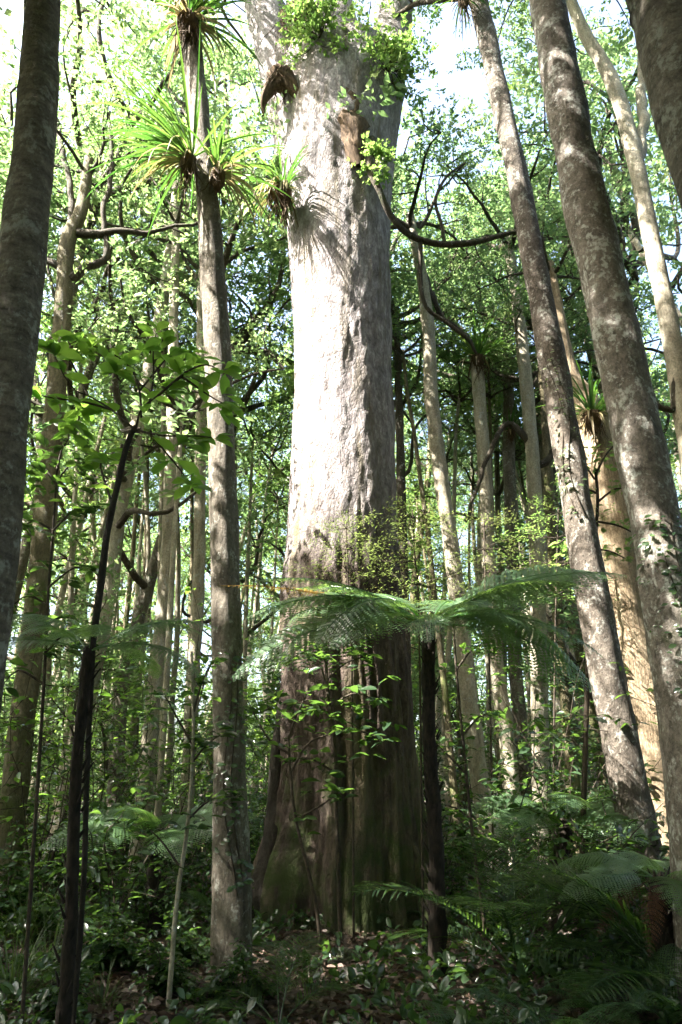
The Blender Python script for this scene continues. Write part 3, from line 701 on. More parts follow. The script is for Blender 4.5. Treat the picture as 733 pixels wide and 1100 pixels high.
# ================================================================== TREE FERNS AND FERNS
def frond_mesh(seed, L, arch, npin=26, pin=0.34, sub=15, mat='fern_leaf', tw=0.0, name='frond'):
    """frond in local space: grows along +X, curved in XZ; bipinnate"""
    rng = np.random.default_rng(seed); mb = MB()
    n = 22; p = np.array([0.0, 0, 0]); a = arch[0]; path = [p.copy()]; tang = []
    for k in range(n):
        u = k / n; a_ = arch[0] + (arch[1] - arch[0]) * u ** 1.15
        d = np.array([math.cos(a_), tw * u * 0.4, math.sin(a_)]); d = norm(d)
        p = p + d * L / n; path.append(p.copy()); tang.append(d)
    tang.append(tang[-1]); path = np.array(path); tang = np.array(tang)
    tube(mb, path, np.linspace(0.013, 0.0025, n + 1) * max(.6, L / 2), 5, tint=0.0)
    us = np.linspace(0.2, 0.985, npin)
    pos_, ax_, nr_, L_, w_, t_ = [], [], [], [], [], []
    for u in us:
        f = u * n; i = min(int(f), n - 1); q = path[i] * (1 - (f - i)) + path[i + 1] * (f - i); d = tang[i]
        x = (u - 0.2) / 0.8
        pl = pin * (min(1.0, 0.55 + x * 2.2)) * (1 - max(0, (x - 0.3) / 0.7) ** 1.6 * 0.93) * L / 2
        sd = np.array([-d[1], d[0], 0.0]); sd = norm(sd); up = np.cross(d, sd)
        for s in (-1, 1):
            pd = norm(sd * s + d * 0.32 - up * 0.0 + rng.normal(0, .04, 3)); dr = 0.28 + rng.normal(0, .05)
            m = max(4, int(sub * pl / (pin * L / 2)))
            for k in range(m):
                v = (k + 0.5) / m
                c = q + pd * pl * v - up * 0 + np.array([0, 0, -dr * pl * v * v])
                sl = rng.uniform(.72, 1.12) * 0.30 * pin * L / 2 * 0.55 * (1 - v ** 2.2 * 0.9) * (0.6 + .4 * pl / (pin * L / 2))
                e = norm(d * 1.0 + pd * 0.25); e2 = norm(-d * 1.0 + pd * 0.45)
                for ee in (e, e2):
                    pos_.append(c); ax_.append(ee + np.array([0, 0, -.12])); nr_.append(up + rng.normal(0, .08, 3)); L_.append(sl); w_.append(pl / m * 0.95); t_.append(0.3 + .4 * rng.random())
    leaf_quads(mb, np.array(pos_), np.array(ax_), np.array(nr_), np.array(L_), np.array(w_), 0.05, np.array(t_))
    return mb.mesh(name, M[mat])
FR = {}
for i, (L, ar) in enumerate([(2.0, (0.8, -0.5)), (2.15, (0.6, -0.4)), (1.9, (0.9, -0.85)), (2.0, (0.4, -0.65))]):
    FR['t%d' % i] = frond_mesh(40 + i, L, ar, 27, .48, 15, 'tree_fern_leaf')
FR['old'] = frond_mesh(50, 1.9, (0.42, 0.0), 30, .17, 13, 'old_frond')
FR['dead'] = frond_mesh(51, 1.3, (-0.3, -1.45), 18, .3, 10, 'dead_frond')
FR['t4'] = frond_mesh(45, 2.2, (0.5, -0.28), 28, .48, 16, 'tree_fern_leaf')
for i, (L, ar) in enumerate([(1.0, (1.0, -0.5)), (1.15, (0.8, -0.6)), (0.9, (0.6, -0.7))]):
    FR['g%d' % i] = frond_mesh(60 + i, L, ar, 22, .40, 9)

def tree_fern(label, base_px, crown_px, Y, width, fronds, group=None, dead=0):
    top = P(crown_px[0], crown_px[1], Y); bot = P(base_px[0], base_px[1], Y); bot[2] = gz(bot[0], Y)
    t = thing('tree_fern', label, 'tree fern', bot, group)
    v = top - bot; w_ = W(width, crown_px[1] + 150, Y) / 2
    pts = [np.array([0, 0, -.1]), v * .3 + np.array([.02, 0, 0]), v * .65 + np.array([-.02, 0, 0]), v * .93, v]
    pp, rr = smooth_path(pts, [w_ * 1.25, w_ * 1.02, w_ * .92, w_ * 1.0, w_ * .55], .06)
    mb = MB(); tube(mb, pp, rr, 18, .28, 6.0, seed=bot[0])
    rng = np.random.default_rng(int(abs(bot[0]) * 100))
    for k in range(110 if Y > 5 else 45):                                  # old frond stubs
        u = rng.uniform(.1, .98); a = rng.uniform(0, 6.28); q = v * u; d = np.array([math.cos(a) * .5, math.sin(a) * .5, .85])
        o_ = np.array([math.cos(a), math.sin(a), 0]) * w_ * .8
        tube(mb, np.array([q + o_, q + o_ + d * .04, q + o_ + d * .075 * rng.uniform(.7, 1.6)]), [.012, .009, .005], 4)
    part('trunk', mb.mesh('trunk', M['fern_trunk']), t)
    for k, (az, key, sc, tilt) in enumerate(fronds):
        o = part('frond', FR[key], t, v + np.array([math.cos(math.radians(az)) * .05, math.sin(math.radians(az)) * .05, -.02]), (.55 * math.cos(math.radians(az)) + rng.normal(0, .12), -tilt, math.radians(az)), sc)
        if key == 'old': o['label'] = 'yellowing old frond'
        if key == 'dead': o['label'] = 'withered brown frond'
    return t
tree_fern('black trunked tree fern spreading feathery fronds before the giant trunk', (470, 1048), (460, 668), 7.3, 15.5,
          [(0, 't1', .95, .12), (-22, 't1', .80, -.02), (22, 't3', .95, .05), (50, 't0', .85, -.1), (-48, 't3', .62, -.15), (128, 't0', .80, .08),
           (158, 't1', .85, -.08), (182, 't1', .92, -.12), (203, 't3', 1.0, .0), (228, 't3', .80, -.25), (262, 't3', .62, -.3), (310, 't3', .60, -.3), (8, 't3', 1.0, -.3), (172, 'old', 1.2, .0), (15, 't2', 1.0, -.45), (165, 't2', 1.05, -.4), (215, 't2', .9, -.4), (190, 't3', 1.1, -.25), (340, 't3', .9, -.2), (70, 't1', .9, .1), (-12, 't4', .95, .05), (197, 't4', .9, .0), (30, 't4', .9, .15), (148, 't4', .85, .2), (-62, 't4', .5, -.2)])
tree_fern('black trunked tree fern with a ragged top beside the broad leaved sapling', (74, 1066), (95, 694), 4.85, 12.5,
          [(8, 't1', .42, .05), (35, 't0', .45, .0), (75, 't3', .5, .0), (120, 't1', .5, .05), (165, 't0', .45, .05), (195, 't3', .42, -.1), (235, 't2', .3, -.2), (300, 't2', .32, -.2), (345, 't3', .45, -.2)])
tree_fern('short tree fern between the dark sapling and the lily bearing trunk', (165, 1000), (170, 895), 9.0, 16,
          [(a, 't%d' % (i % 4), .62, -.1 * (i % 3)) for i, a in enumerate(range(0, 360, 42))])
tree_fern('low tree fern with drooping blue green fronds below the banded trunk', (600, 985), (606, 880), 9.6, 18,
          [(a, 't%d' % (i % 4), .66, -.1 * (i % 3)) for i, a in enumerate(range(15, 375, 40))])
tree_fern('tree fern with a skirt of dead brown fronds at the right edge', (712, 1040), (708, 940), 6.4, 22,
          [(a, 't%d' % (i % 4), .42, -.15 * (i % 3)) for i, a in enumerate(range(5, 365, 36))] + [(200 + 40 * i, 'dead', .55, 0) for i in range(5)])

# ================================================================== SAPLINGS
def sapling(label, Y, stem_px, branches, leaves_at, leafmat, leaf=0.16, lw=0.45, stem='dark_bark', name='sapling', cat='sapling', rosette=7, seed=1, rough=.1, spread=.8, extra=(.25, .4, .55, .7, .8, .92)):
    rng = np.random.default_rng(seed)
    p, r = px_path(stem_px, Y); base = p[0].copy(); base[2] = gz(base[0], base[1]); p[0] = base.copy()
    t = thing(name, label, cat, base)
    pp, rr = smooth_path([q - base for q in p], r, .08)
    mb = MB(); tube(mb, pp, rr, 10, rough, 5.0, seed=seed)
    part('stem', mb.mesh('stem', M[stem]), t)
    lm = MB()
    P_, A_, N_, L_ = [], [], [], []
    def ros(q, d, n):
        for k in range(n):
            a = rng.uniform(0, 2 * PI); dd = norm(np.array([math.cos(a), math.sin(a), rng.uniform(-.25, .35)]) + d * .35)
            P_.append(q + rng.normal(0, .015, 3)); A_.append(dd); N_.append(np.array([0, 0, 1.0]) + rng.normal(0, .3, 3)); L_.append(leaf * rng.uniform(.65, 1.2))
    for br in branches:
        q = [P(a[0], a[1], Y + (a[2] if len(a) > 2 else 0)) - base for a in br]
        sp_, sr_ = smooth_path(q, np.linspace(W(2.8, br[0][1], Y) / 2, W(1.1, br[-1][1], Y) / 2, len(q)), .05)
        bm = MB(); tube(bm, sp_, sr_, 6, .1, 8)
        part('branch', bm.mesh('branch', M['twig']), t)
        ros(sp_[-1], norm(sp_[-1] - sp_[-2]), rosette)
        for f in list(leaves_at) + list(extra):
            i = int(f * (len(sp_) - 1)); ros(sp_[i] + rng.normal(0, leaf * spread, 3), norm(sp_[min(i + 1, len(sp_) - 1)] - sp_[max(0, i - 1)]), max(2, rosette // 2))
    leaf_broad(lm, np.array(P_), np.array(A_), np.array(N_), np.array(L_), np.array(L_) * lw, .22)
    part('foliage', lm.mesh('foliage', M[leafmat]), t)
    return t
sapling('dark stemmed sapling with bright broad leaves spreading across the left side', 5.0,
        [(146, 458, 5), (136, 480, 6), (127, 520, 6.5), (116, 570, 7), (107, 640, 8), (100, 690, 7), (97, 760, 6), (93, 850, 6), (90, 950, 6), (86, 1060, 6.5)],
        [[(146, 462), (120, 440, .1), (95, 425, .2), (82, 420, .1), (70, 405, 0), (58, 380, -.1)], [(120, 440, .1), (90, 432, .1), (60, 428, 0), (45, 425, 0)], [(146, 462), (152, 440, -.1), (170, 425, -.2), (196, 405, -.2)],
         [(152, 448), (150, 420, .2), (140, 395, .3), (118, 378, .3), (100, 372, .3)], [(160, 440), (165, 405, .1), (165, 375, .1), (168, 358, .1)], [(170, 425, -.2), (200, 400, -.3), (222, 392, -.4), (240, 400, -.4)],
         [(146, 462), (175, 468, -.2), (205, 468, -.2), (228, 470, -.2)], [(196, 405, -.2), (225, 425, -.2), (243, 435, -.2)], [(82, 420, .1), (85, 450, .2), (78, 465, .2)], [(150, 420, .2), (185, 380, .2), (205, 378, .2)],
         [(95, 425, .2), (80, 395, .3), (70, 375, .3), (85, 365, .3)], [(140, 395, .2), (130, 410, .1), (125, 400, 0)], [(165, 470), (190, 500, .2), (205, 520, .2)], [(120, 540), (108, 500, .2), (112, 490, .2)]],
        (.45, .7, .85), 'broad_leaf', .20, .46, 'dark_bark', seed=11, rough=.22, rosette=7, spread=.3, extra=(.9,))
sapling('thin bent sapling leaning in front of the left ferns, lit pale near its foot', 6.3,
        [(206, 700, 3), (208, 780, 3.5), (205, 850, 4), (200, 900, 4.5), (190, 970, 5), (184, 1045, 6)],
        [[(207, 770), (215, 740), (225, 715)], [(207, 800), (190, 770), (178, 748)], [(202, 880), (225, 860), (250, 855)], [(196, 935), (175, 905), (160, 890)], [(206, 820), (222, 800), (236, 790)]], (.5, .8), 'under_leaf', .15, .5, 'pale_bark', seed=12)
sapling('thin dark sapling standing against the mossy foot of the giant', 8.6,
        [(310, 790, 2.5), (312, 830, 3), (318, 880, 3), (330, 930, 3.5), (340, 975, 4), (345, 1030, 5)],
        [[(311, 810), (290, 795), (275, 770), (265, 750)], [(312, 830), (330, 800), (350, 790), (370, 785)], [(318, 880), (345, 865), (365, 850)], [(310, 795), (318, 770), (330, 745)]], (.5, .8), 'under_leaf', .19, .45, 'twig', seed=13)
sapling('very thin straight black sapling between the tree fern and pale trunks', 8.2,
        [(486, 660, 2.5), (492, 740, 3), (500, 820, 3.2), (508, 900, 3.5), (520, 990, 4), (524, 1035, 5)],
        [[(490, 720), (505, 700), (520, 690)], [(497, 790), (515, 770), (530, 768)], [(500, 830), (482, 812), (470, 800)], [(512, 930), (535, 915), (550, 918)], [(506, 880), (490, 868), (478, 865)]], (.6,), 'under_leaf', .15, .5, 'twig', seed=14)
sapling('leafy sapling spilling over the lower left flank of the giant', 8.9,
        [(350, 690, 3), (352, 740, 3.5), (360, 800, 4), (362, 880, 4), (366, 1000, 5)],
        [[(351, 710), (330, 700), (312, 708)], [(351, 730), (372, 712), (395, 705)], [(354, 760), (380, 745), (405, 752)], [(355, 770), (335, 752), (318, 757)], [(358, 790), (385, 785), (412, 795)], [(352, 740), (345, 715), (340, 695)], [(360, 830), (335, 815), (320, 815)]],
        (.4, .65, .85), 'under_leaf', .21, .42, 'twig', seed=15)
sapling('young sapling with drooping dark leaves along the near left trunk', 5.6,
        [(62, 500, 2), (58, 560, 2.5), (52, 640, 3), (46, 760, 3.6), (40, 1000, 4.5)],
        [[(60, 520), (75, 500), (90, 497)], [(60, 520), (45, 500), (30, 502)], [(57, 570), (80, 548), (100, 545)], [(57, 570), (38, 560), (25, 565)], [(53, 630), (80, 610), (98, 612)], [(52, 650), (30, 640), (12, 652)], [(62, 505), (66, 485), (75, 470)], [(50, 700), (72, 680), (92, 690)], [(48, 735), (20, 720), (4, 735)]],
        (.35, .6, .85), 'under_leaf', .15, .42, 'twig', seed=16)
def lace_sapling(label, Y, stem_px, tiers, seed, mat='lace_leaf', leaf=.05):
    rng = np.random.default_rng(seed)
    p, r = px_path(stem_px, Y); base = p[0].copy(); base[2] = gz(base[0], base[1]); p[0] = base.copy()
    t = thing('lacy_sapling', label, 'sapling', base, 'fine leaved saplings around the giant')
    r = [q * .5 for q in r]; pp, rr = smooth_path([q - base for q in p], r, .1)
    mb = MB(); tube(mb, pp, rr, 7, .05, 4); 
    part('stem', mb.mesh('stem', M['twig']), t)
    bm, lm = MB(), MB(); cs, ds = [], []
    for (px, py, L) in tiers:
        q = P(px, py, Y) - base
        for k in range(6):
            a = k * PI / 3 + rng.uniform(-.4, .4); path = crooked(q, (math.cos(a), math.sin(a), .18), L * rng.uniform(.7, 1.15), 6, .1, -.03, rng)
            tube(bm, path, np.linspace(.007, .002, 7), 4)
            for m in range(2, 7):
                d = norm(path[m] - path[m - 1]); sd = np.array([-d[1], d[0], 0])
                for s in (-1, 0, 1):
                    for z_ in range(2): cs.append(path[m] + sd * s * .09 * z_ + rng.normal(0, .02, 3)); ds.append(d + sd * s * 1.2)
    spray_leaves(lm, np.array(cs), np.array(ds), 3, .20, leaf * .9, .3, flat=3.0)
    part('branch', bm.mesh('branch', M['twig']), t); part('foliage', lm.mesh('foliage', M[mat]), t)
lace_sapling('yellow green lacy sapling rising behind the tree fern crown', 8.4, [(443, 548, 3), (446, 600, 3.5), (450, 660, 4), (455, 1020, 7)], [(443, 556, .4), (444, 580, .6), (446, 603, .75), (448, 628, .85), (449, 655, .8)], 21)
lace_sapling('reddish tipped lacy sapling in front of the giant trunk, left of tree fern', 9.2, [(372, 560, 3), (374, 620, 4), (378, 700, 4), (380, 1000, 6)], [(372, 568, .4), (373, 590, .6), (374, 615, .75), (376, 650, .8)], 22)
lace_sapling('lacy sapling beside the leaning pale trunk, right of the tree fern', 10.6, [(520, 560, 3), (522, 640, 3.5), (526, 720, 4), (532, 1000, 6)], [(520, 566, .5), (521, 590, .8), (522, 615, .95), (523, 645, 1.0)], 23)
lace_sapling('lacy sapling under the long leaning trunk, among pale trunks', 10.2, [(600, 545, 3), (598, 620, 3.5), (596, 720, 4), (594, 1000, 6)], [(600, 552, .5), (599, 578, .8), (598, 605, .9), (597, 640, .9)], 24, 'bright_leaf', .06)

# sprays of leaves hanging in front of the shaggy tree
sapling('leafy twiggy sapling catching sun before the shaggy tree', 9.3, [(640, 505, 3), (642, 540, 3.5), (638, 600, 4), (632, 700, 5), (620, 980, 7)],
        [[(641, 530), (620, 520), (605, 515)], [(641, 540), (662, 525), (680, 528)], [(640, 560), (665, 565), (690, 578)], [(640, 570), (615, 575), (598, 585)], [(640, 510), (650, 490), (660, 478)], [(638, 600), (612, 605), (590, 612)], [(639, 515), (625, 495), (616, 486)], [(638, 590), (655, 592), (672, 600)]],
        (.3, .5, .7, .85), 'bright_leaf', .11, .5, 'twig', seed=17)

# ================================================================== CLIMBERS on the trunks
def climber(label, tree, py0, py1, side, n, leaf, seed, mat='under_leaf'):
    rng = np.random.default_rng(seed); _t, _b, p, r = tree; p = np.array(p); r = np.array(r); zs = p[:, 2]; P_, A_, N_ = [], [], []
    Y = p[len(p) // 2][1]; z0, z1 = sorted((P(366, py0, Y)[2], P(366, py1, Y)[2])); base = None; st = []
    for k in range(n):
        u = rng.random(); z = z0 + (z1 - z0) * u; c = np.array([np.interp(z, zs, p[:, 0]), np.interp(z, zs, p[:, 1]), z]); rad = np.interp(z, zs, r)
        a = math.radians(270 + side + rng.normal(0, 34) + 18 * math.sin(z * 3)); nrm = np.array([math.cos(a), math.sin(a), 0]); q = c + nrm * (rad + rng.uniform(.0, .05))
        if base is None: base = np.array([np.interp(z0, zs, p[:, 0]), np.interp(z0, zs, p[:, 1]), z0])
        P_.append(q - base); N_.append(nrm + np.array([0, 0, .6]) + rng.normal(0, .3, 3)); A_.append(np.array([nrm[1], -nrm[0], 0]) * rng.choice([-1, 1]) + nrm * .5 + np.array([0, 0, rng.uniform(-.6, .2)]))
    t = thing('climbing_plant', label, 'climber', base, 'small leaved climbers on trunks')
    mb = MB(); L = leaf * rng.uniform(.5, 1.3, n); leaf_broad(mb, np.array(P_), np.array(A_), np.array(N_), L, L * .55, .25)
    part('foliage', mb.mesh('foliage', M[mat]), t)
    for s_ in (-14, 10):
        q = []
        for z in np.linspace(z0, z1, 14):
            a = math.radians(270 + side + s_ + 18 * math.sin(z * 3)); q.append(np.array([np.interp(z, zs, p[:, 0]), np.interp(z, zs, p[:, 1]), z]) + np.array([math.cos(a), math.sin(a), 0]) * (np.interp(z, zs, r) + .004) - base)
        mb = MB(); tube(mb, q, np.linspace(.011, .004, 14), 5); part('stem', mb.mesh('stem', M['twig']), t)
climber('bluish leaved climber on the stout lichen blotched trunk at the right edge', TA, 760, 560, 10, 210, .07, 1)
climber('small leaved climber on the long leaning trunk, halfway up', TB, 560, 380, -20, 90, .07, 2, 'canopy_leaf')
climber('leafy climber around the foot of the lily bearing trunk', EPI, 960, 700, 20, 110, .075, 3)

# ================================================================== BACKGROUND TREES
LAND = [(-999, 'at the far left edge'), (40, 'between near left trunk and sapling'), (120, 'behind the broad leaved sapling'), (190, 'left of the lily bearing trunk'), (255, 'between lily trunk and giant'),
        (320, 'behind the giant trunk'), (425, 'just right of the giant trunk'), (480, 'behind the tree fern'), (530, 'among the pale trunks'), (590, 'behind the long leaning trunk'), (650, 'beside the shaggy tree'), (705, 'at the far right edge')]
ORD = ['nearest', 'second nearest', 'third nearest', 'fourth nearest', 'fifth nearest', 'sixth nearest', 'seventh nearest', 'eighth nearest', 'ninth nearest', 'tenth nearest', 'eleventh nearest', 'twelfth nearest'] + ['farther'] * 60
def zone(px):
    z = LAND[0][1]
    for x, s in LAND:
        if px >= x: z = s
    return z
BG_BARK = ['grey_bark', 'pale_bark', 'mossy_bark', 'mossy_bark']
BG_WORD = ['grey', 'pale', 'mossy', 'mossy']
def bg_trunks():
    out = []
    for b in range(4):
        for v in range(3):
            rng = np.random.default_rng(b * 10 + v); H = [9.5, 11.5, 13.0][v]
            path = crooked((0, 0, -.15), (rng.normal(0, .05), rng.normal(0, .05), 1), H + .15, 11, .055, .02, rng)
            pp, rr = smooth_path(path, np.concatenate([[.19], np.linspace(.15, .085, 11)]) * rng.uniform(.6, 1.0), .3)
            mb = MB(); tube(mb, pp, rr, 10, .1, 1.5, seed=v * 7 + b)
            lm = []
            for q in range(4):                     # crooked lower limbs
                i = int(len(pp) * rng.uniform(.35, .85)); a = rng.uniform(0, 6.28)
                lp = crooked(pp[i], (math.cos(a), math.sin(a), .5), rng.uniform(1.8, 3.8), 9, .34, .06, rng)
                m2 = MB(); sp_, sr_ = smooth_path(lp, np.linspace(.06, .015, 10), .2); tube(m2, sp_, sr_, 6, .1, 3)
                lm.append((m2.mesh('limb', M['limb_bark']), lp[-1]))
            out.append((mb.mesh('trunk', M[BG_BARK[b]]), pp[-1], lm, b))
    return out
TRK = bg_trunks()
def low_kit(seed, n, r, leafmat, leaf=.12):
    rng = np.random.default_rng(seed); cs = rng.normal(0, r, (n, 3)) * np.array([1, 1, .6]); mb = MB()
    spray_leaves(mb, cs, cs, 12, .4, leaf, .48); return mb.mesh('foliage', M[leafmat])
LOWK = [low_kit(70, 22, .55, 'canopy_leaf'), low_kit(71, 16, .5, 'bright_leaf'), low_kit(72, 28, .6, 'canopy_leaf')]
def bg_tree(x, y, k, sc, kit, ksc, label, group, rz):
    tm, top, lms, b = TRK[k]
    t = thing('forest_tree', label, 'tree', (x, y, gz(x, y)), group, rz, sc)
    part('trunk', tm, t)
    for q, (lm, tip) in enumerate(lms):
        part('foliage', LOWK[(q + k) % 3], part('limb', lm, t), tip, (0, 0, q * 2.0), 1.0)
    add_crown(t, kit, top - np.array([0, 0, .2]), rz * 3, ksc)
    return t
occ = [(o.location.x, o.location.y) for o in COL.objects if o.parent is None and o.name.startswith(('slender', 'giant', 'shaggy'))]
cand = []
rng = np.random.default_rng(99)
tries = 0
while len(cand) < 60 and tries < 6000:
    tries += 1
    y = 14.5 + 31 * rng.random() ** 0.9; x = rng.uniform(-1, 1) * (0.56 * y + 3)
    if all((x - a) ** 2 + (y - b) ** 2 > 2.5 ** 2 for a, b in occ):
        occ.append((x, y)); cand.append((x, y))
cand.sort(key=lambda c: c[1])
cnt = {}
for x, y in cand:
    k = int(rng.integers(0, 12)); px = proj((x, y, 1.0))[0]
    lean = BG_WORD[TRK[k][3]]; zn = zone(px); key = (zn, lean); cnt[key] = cnt.get(key, 0) + 1
    bg_tree(x, y, k, rng.uniform(.85, 1.35), 9 if 0 < x < 9 and y < 27 else int(rng.integers(0, 6)), rng.uniform(.85, 1.2), '%s barked background tree %s, %s of its kind there' % (lean, zn, ORD[cnt[key] - 1]), 'slim forest trees standing far behind', rng.uniform(0, 6.28))
# straight slender poles between them
rng = np.random.default_rng(77)
POLE = []
for v in range(4):
    path = crooked((0, 0, -.15), (rng.normal(0, .04), rng.normal(0, .04), 1), 12.15, 10, .03, .01, rng); pp, rr = smooth_path(path, np.linspace(.085, .04, 11), .3)
    mb = MB(); tube(mb, pp, rr, 9, .1, 1.8, seed=v * 3.3); POLE.append((mb.mesh('trunk', M[['pale_bark', 'pale_bark', 'mossy_bark', 'pale_bark'][v]]), pp[-1]))
pl, tries = [], 0
while len(pl) < 84 and tries < 5000:
    tries += 1
    y = 13.6 + 15 * rng.random(); px = rng.choice([rng.uniform(455, 660), rng.uniform(20, 300), rng.uniform(600, 735)], p=[.5, .36, .14]); x = (px - 366) / F * y * 1.0
    if all((x - a) ** 2 + (y - b) ** 2 > .75 ** 2 for a, b in occ): occ.append((x, y)); pl.append((x, y))
pl.sort(key=lambda c: c[1]); cnt = {}
for x, y in pl:
    v = int(rng.integers(0, 4)); wd = ['pale', 'pale', 'mossy', 'pale'][v]; zn = zone(proj((x, y, 1.0))[0]); key = (zn, wd); cnt[key] = cnt.get(key, 0) + 1
    t = thing('pole_tree', 'slender %s pole tree %s, %s of its kind there' % (wd, zn, ORD[cnt[key] - 1]), 'tree', (x, y, gz(x, y)), 'slender pole trees between the larger ones', rng.uniform(0, 6.28), rng.uniform(.85, 1.2))
    part('trunk', POLE[v][0], t); add_crown(t, 8, POLE[v][1], rng.uniform(0, 6), .55)
for i, (x, y, k) in enumerate([(-7.6, 15.0, 1), (-8.6, 15.5, 2), (-4.6, 15.2, 0), (-10.5, 13.2, 1), (-7.2, 18.5, 2), (-4.9, 12.9, 5)]):
    bg_tree(x, y, k, [1.45, 1.35, 1.55, 1.35, 1.5, 1.42][i], [2, 9, 4, 9, 3, 9][i], 1.15, 'leafy canopy tree %s' % ['behind the broad leaved sapling, close', 'whose crown shows past the near left trunk', 'just left of the lily bearing trunk, behind', 'outermost at the far left, spreading crown', 'deep in the left background, tall crown', 'whose tall crown fills the sky behind the perching lilies'][i], 'leafy canopy trees on the left', i * 1.1)
for i, (x, y, k) in enumerate([(1.9, 16.3, 7), (6.0, 16.6, 10), (9.0, 14.6, 4)]):
    bg_tree(x, y, k, 1.45, 9, 1.1, 'tall leafy tree filling the sky %s' % ['between the giant and the long leaning trunk', 'between the two big leaning trunks', 'at the far right, beyond the pale bent tree'][i], 'leafy canopy trees on the right', i * 2.1 + .4)
# trees round the camera that close the canopy over the shaded foreground
SIDE = [(-6.5, 1.5), (-9.5, 5.0), (-8.0, -3.5), (-13.5, -0.5), (-4.2, -3.0), (-14.5, 7.5), (-11.5, -5.5), (-1.0, -4.5), (4.8, -2.2), (6.8, 2.4), (-15.5, -2.0), (-7.9, 9.6), (-10.5, 10.5), (-5.8, -0.5), (1.5, -1.5), (8.5, 6.0), (9.5, -3.0), (3.0, -6.5), (-18.5, 4.0), (-3.2, -7.5), (6.0, -7.0), (-9.5, -9.0), (12.5, 1.0), (12.0, 8.5), (-3.3, 0.4), (2.6, 0.2), (0.2, -3.0)]
for i, (x, y) in enumerate(SIDE):
    bg_tree(x, y, (i * 5) % 12, .84 if i == 11 else .95, 8 if i in (1, 5, 12, 13) else 6 + i % 2, 1.25 if i == 11 else 1.2, 'forest tree standing outside the photo, its crown shading the foreground', 'forest trees outside the photo', i * 1.3)

# understorey trees: thin stems with leaf sprays at mid height
def under_tree_kit(seed, H, mat):
    rng = np.random.default_rng(seed); path = crooked((0, 0, -.1), (rng.normal(0, .1), rng.normal(0, .1), 1), H, 10, .09, .02, rng)
    mb = MB(); pp, rr = smooth_path(path, np.linspace(.055, .012, 11), .25); tube(mb, pp, rr, 7, .08, 3)
    limbs, cs, ds = [], [], []
    for k in range(9):
        i = int(len(pp) * rng.uniform(.25, .97)); a = k * 2.4 + rng.normal(0, .3); lp = crooked(pp[i], (math.cos(a), math.sin(a), .35), rng.uniform(.9, 1.9), 7, .22, .0, rng)
        m2 = MB(); tube(m2, lp, np.linspace(.018, .004, 8), 5); limbs.append(m2.mesh('branch', M['twig']))
        for q in lp[2:]:
            for _ in range(5): cs.append(q + rng.normal(0, .22, 3)); ds.append(norm(q - pp[i] + np.array([0, 0, .01])))
    lm = MB(); spray_leaves(lm, np.array(cs), np.array(ds), 11, .4, .12, .45, flat=.9)
    return mb.mesh('trunk', M['limb_bark']), limbs, lm.mesh('crown', M[mat])
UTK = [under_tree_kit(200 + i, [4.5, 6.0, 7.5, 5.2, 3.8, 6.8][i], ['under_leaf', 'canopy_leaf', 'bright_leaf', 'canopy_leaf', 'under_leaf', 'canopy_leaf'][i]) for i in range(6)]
rng = np.random.default_rng(321); lst = []; tries = 0
while len(lst) < 62 and tries < 6000:
    tries += 1
    y = 11.5 + 27 * rng.random() ** 1.1; x = rng.uniform(-1, 1) * (.54 * y + 1.5)
    if (x - GBASE[0]) ** 2 + (y - GIANT_Y) ** 2 < 5 or (0 < x < 5 and y < 15.2) or (-4 < x < 0 and 11.7 < y < 14): continue
    if all((x - a) ** 2 + (y - b) ** 2 > 1.5 ** 2 for a, b in lst): lst.append((x, y))
lst.sort(key=lambda c: c[1]); cnt = {}
for x, y in lst:
    k = int(rng.integers(0, 6)); zn = zone(proj((x, y, 2))[0]); wd = ['short', 'middling', 'tall', 'middling', 'short', 'tall'][k]; key = (zn, wd); cnt[key] = cnt.get(key, 0) + 1
    t = thing('understorey_tree', '%s thin understorey tree %s, %s of its kind there' % (wd, zn, ORD[cnt[key] - 1]), 'tree', (x, y, gz(x, y)), 'thin leafy trees of the understorey', rng.uniform(0, 6.28), rng.uniform(.8, 1.25))
    part('trunk', UTK[k][0], t); part('crown', UTK[k][2], t)
    for lm in UTK[k][1]: part('branch', lm, t)

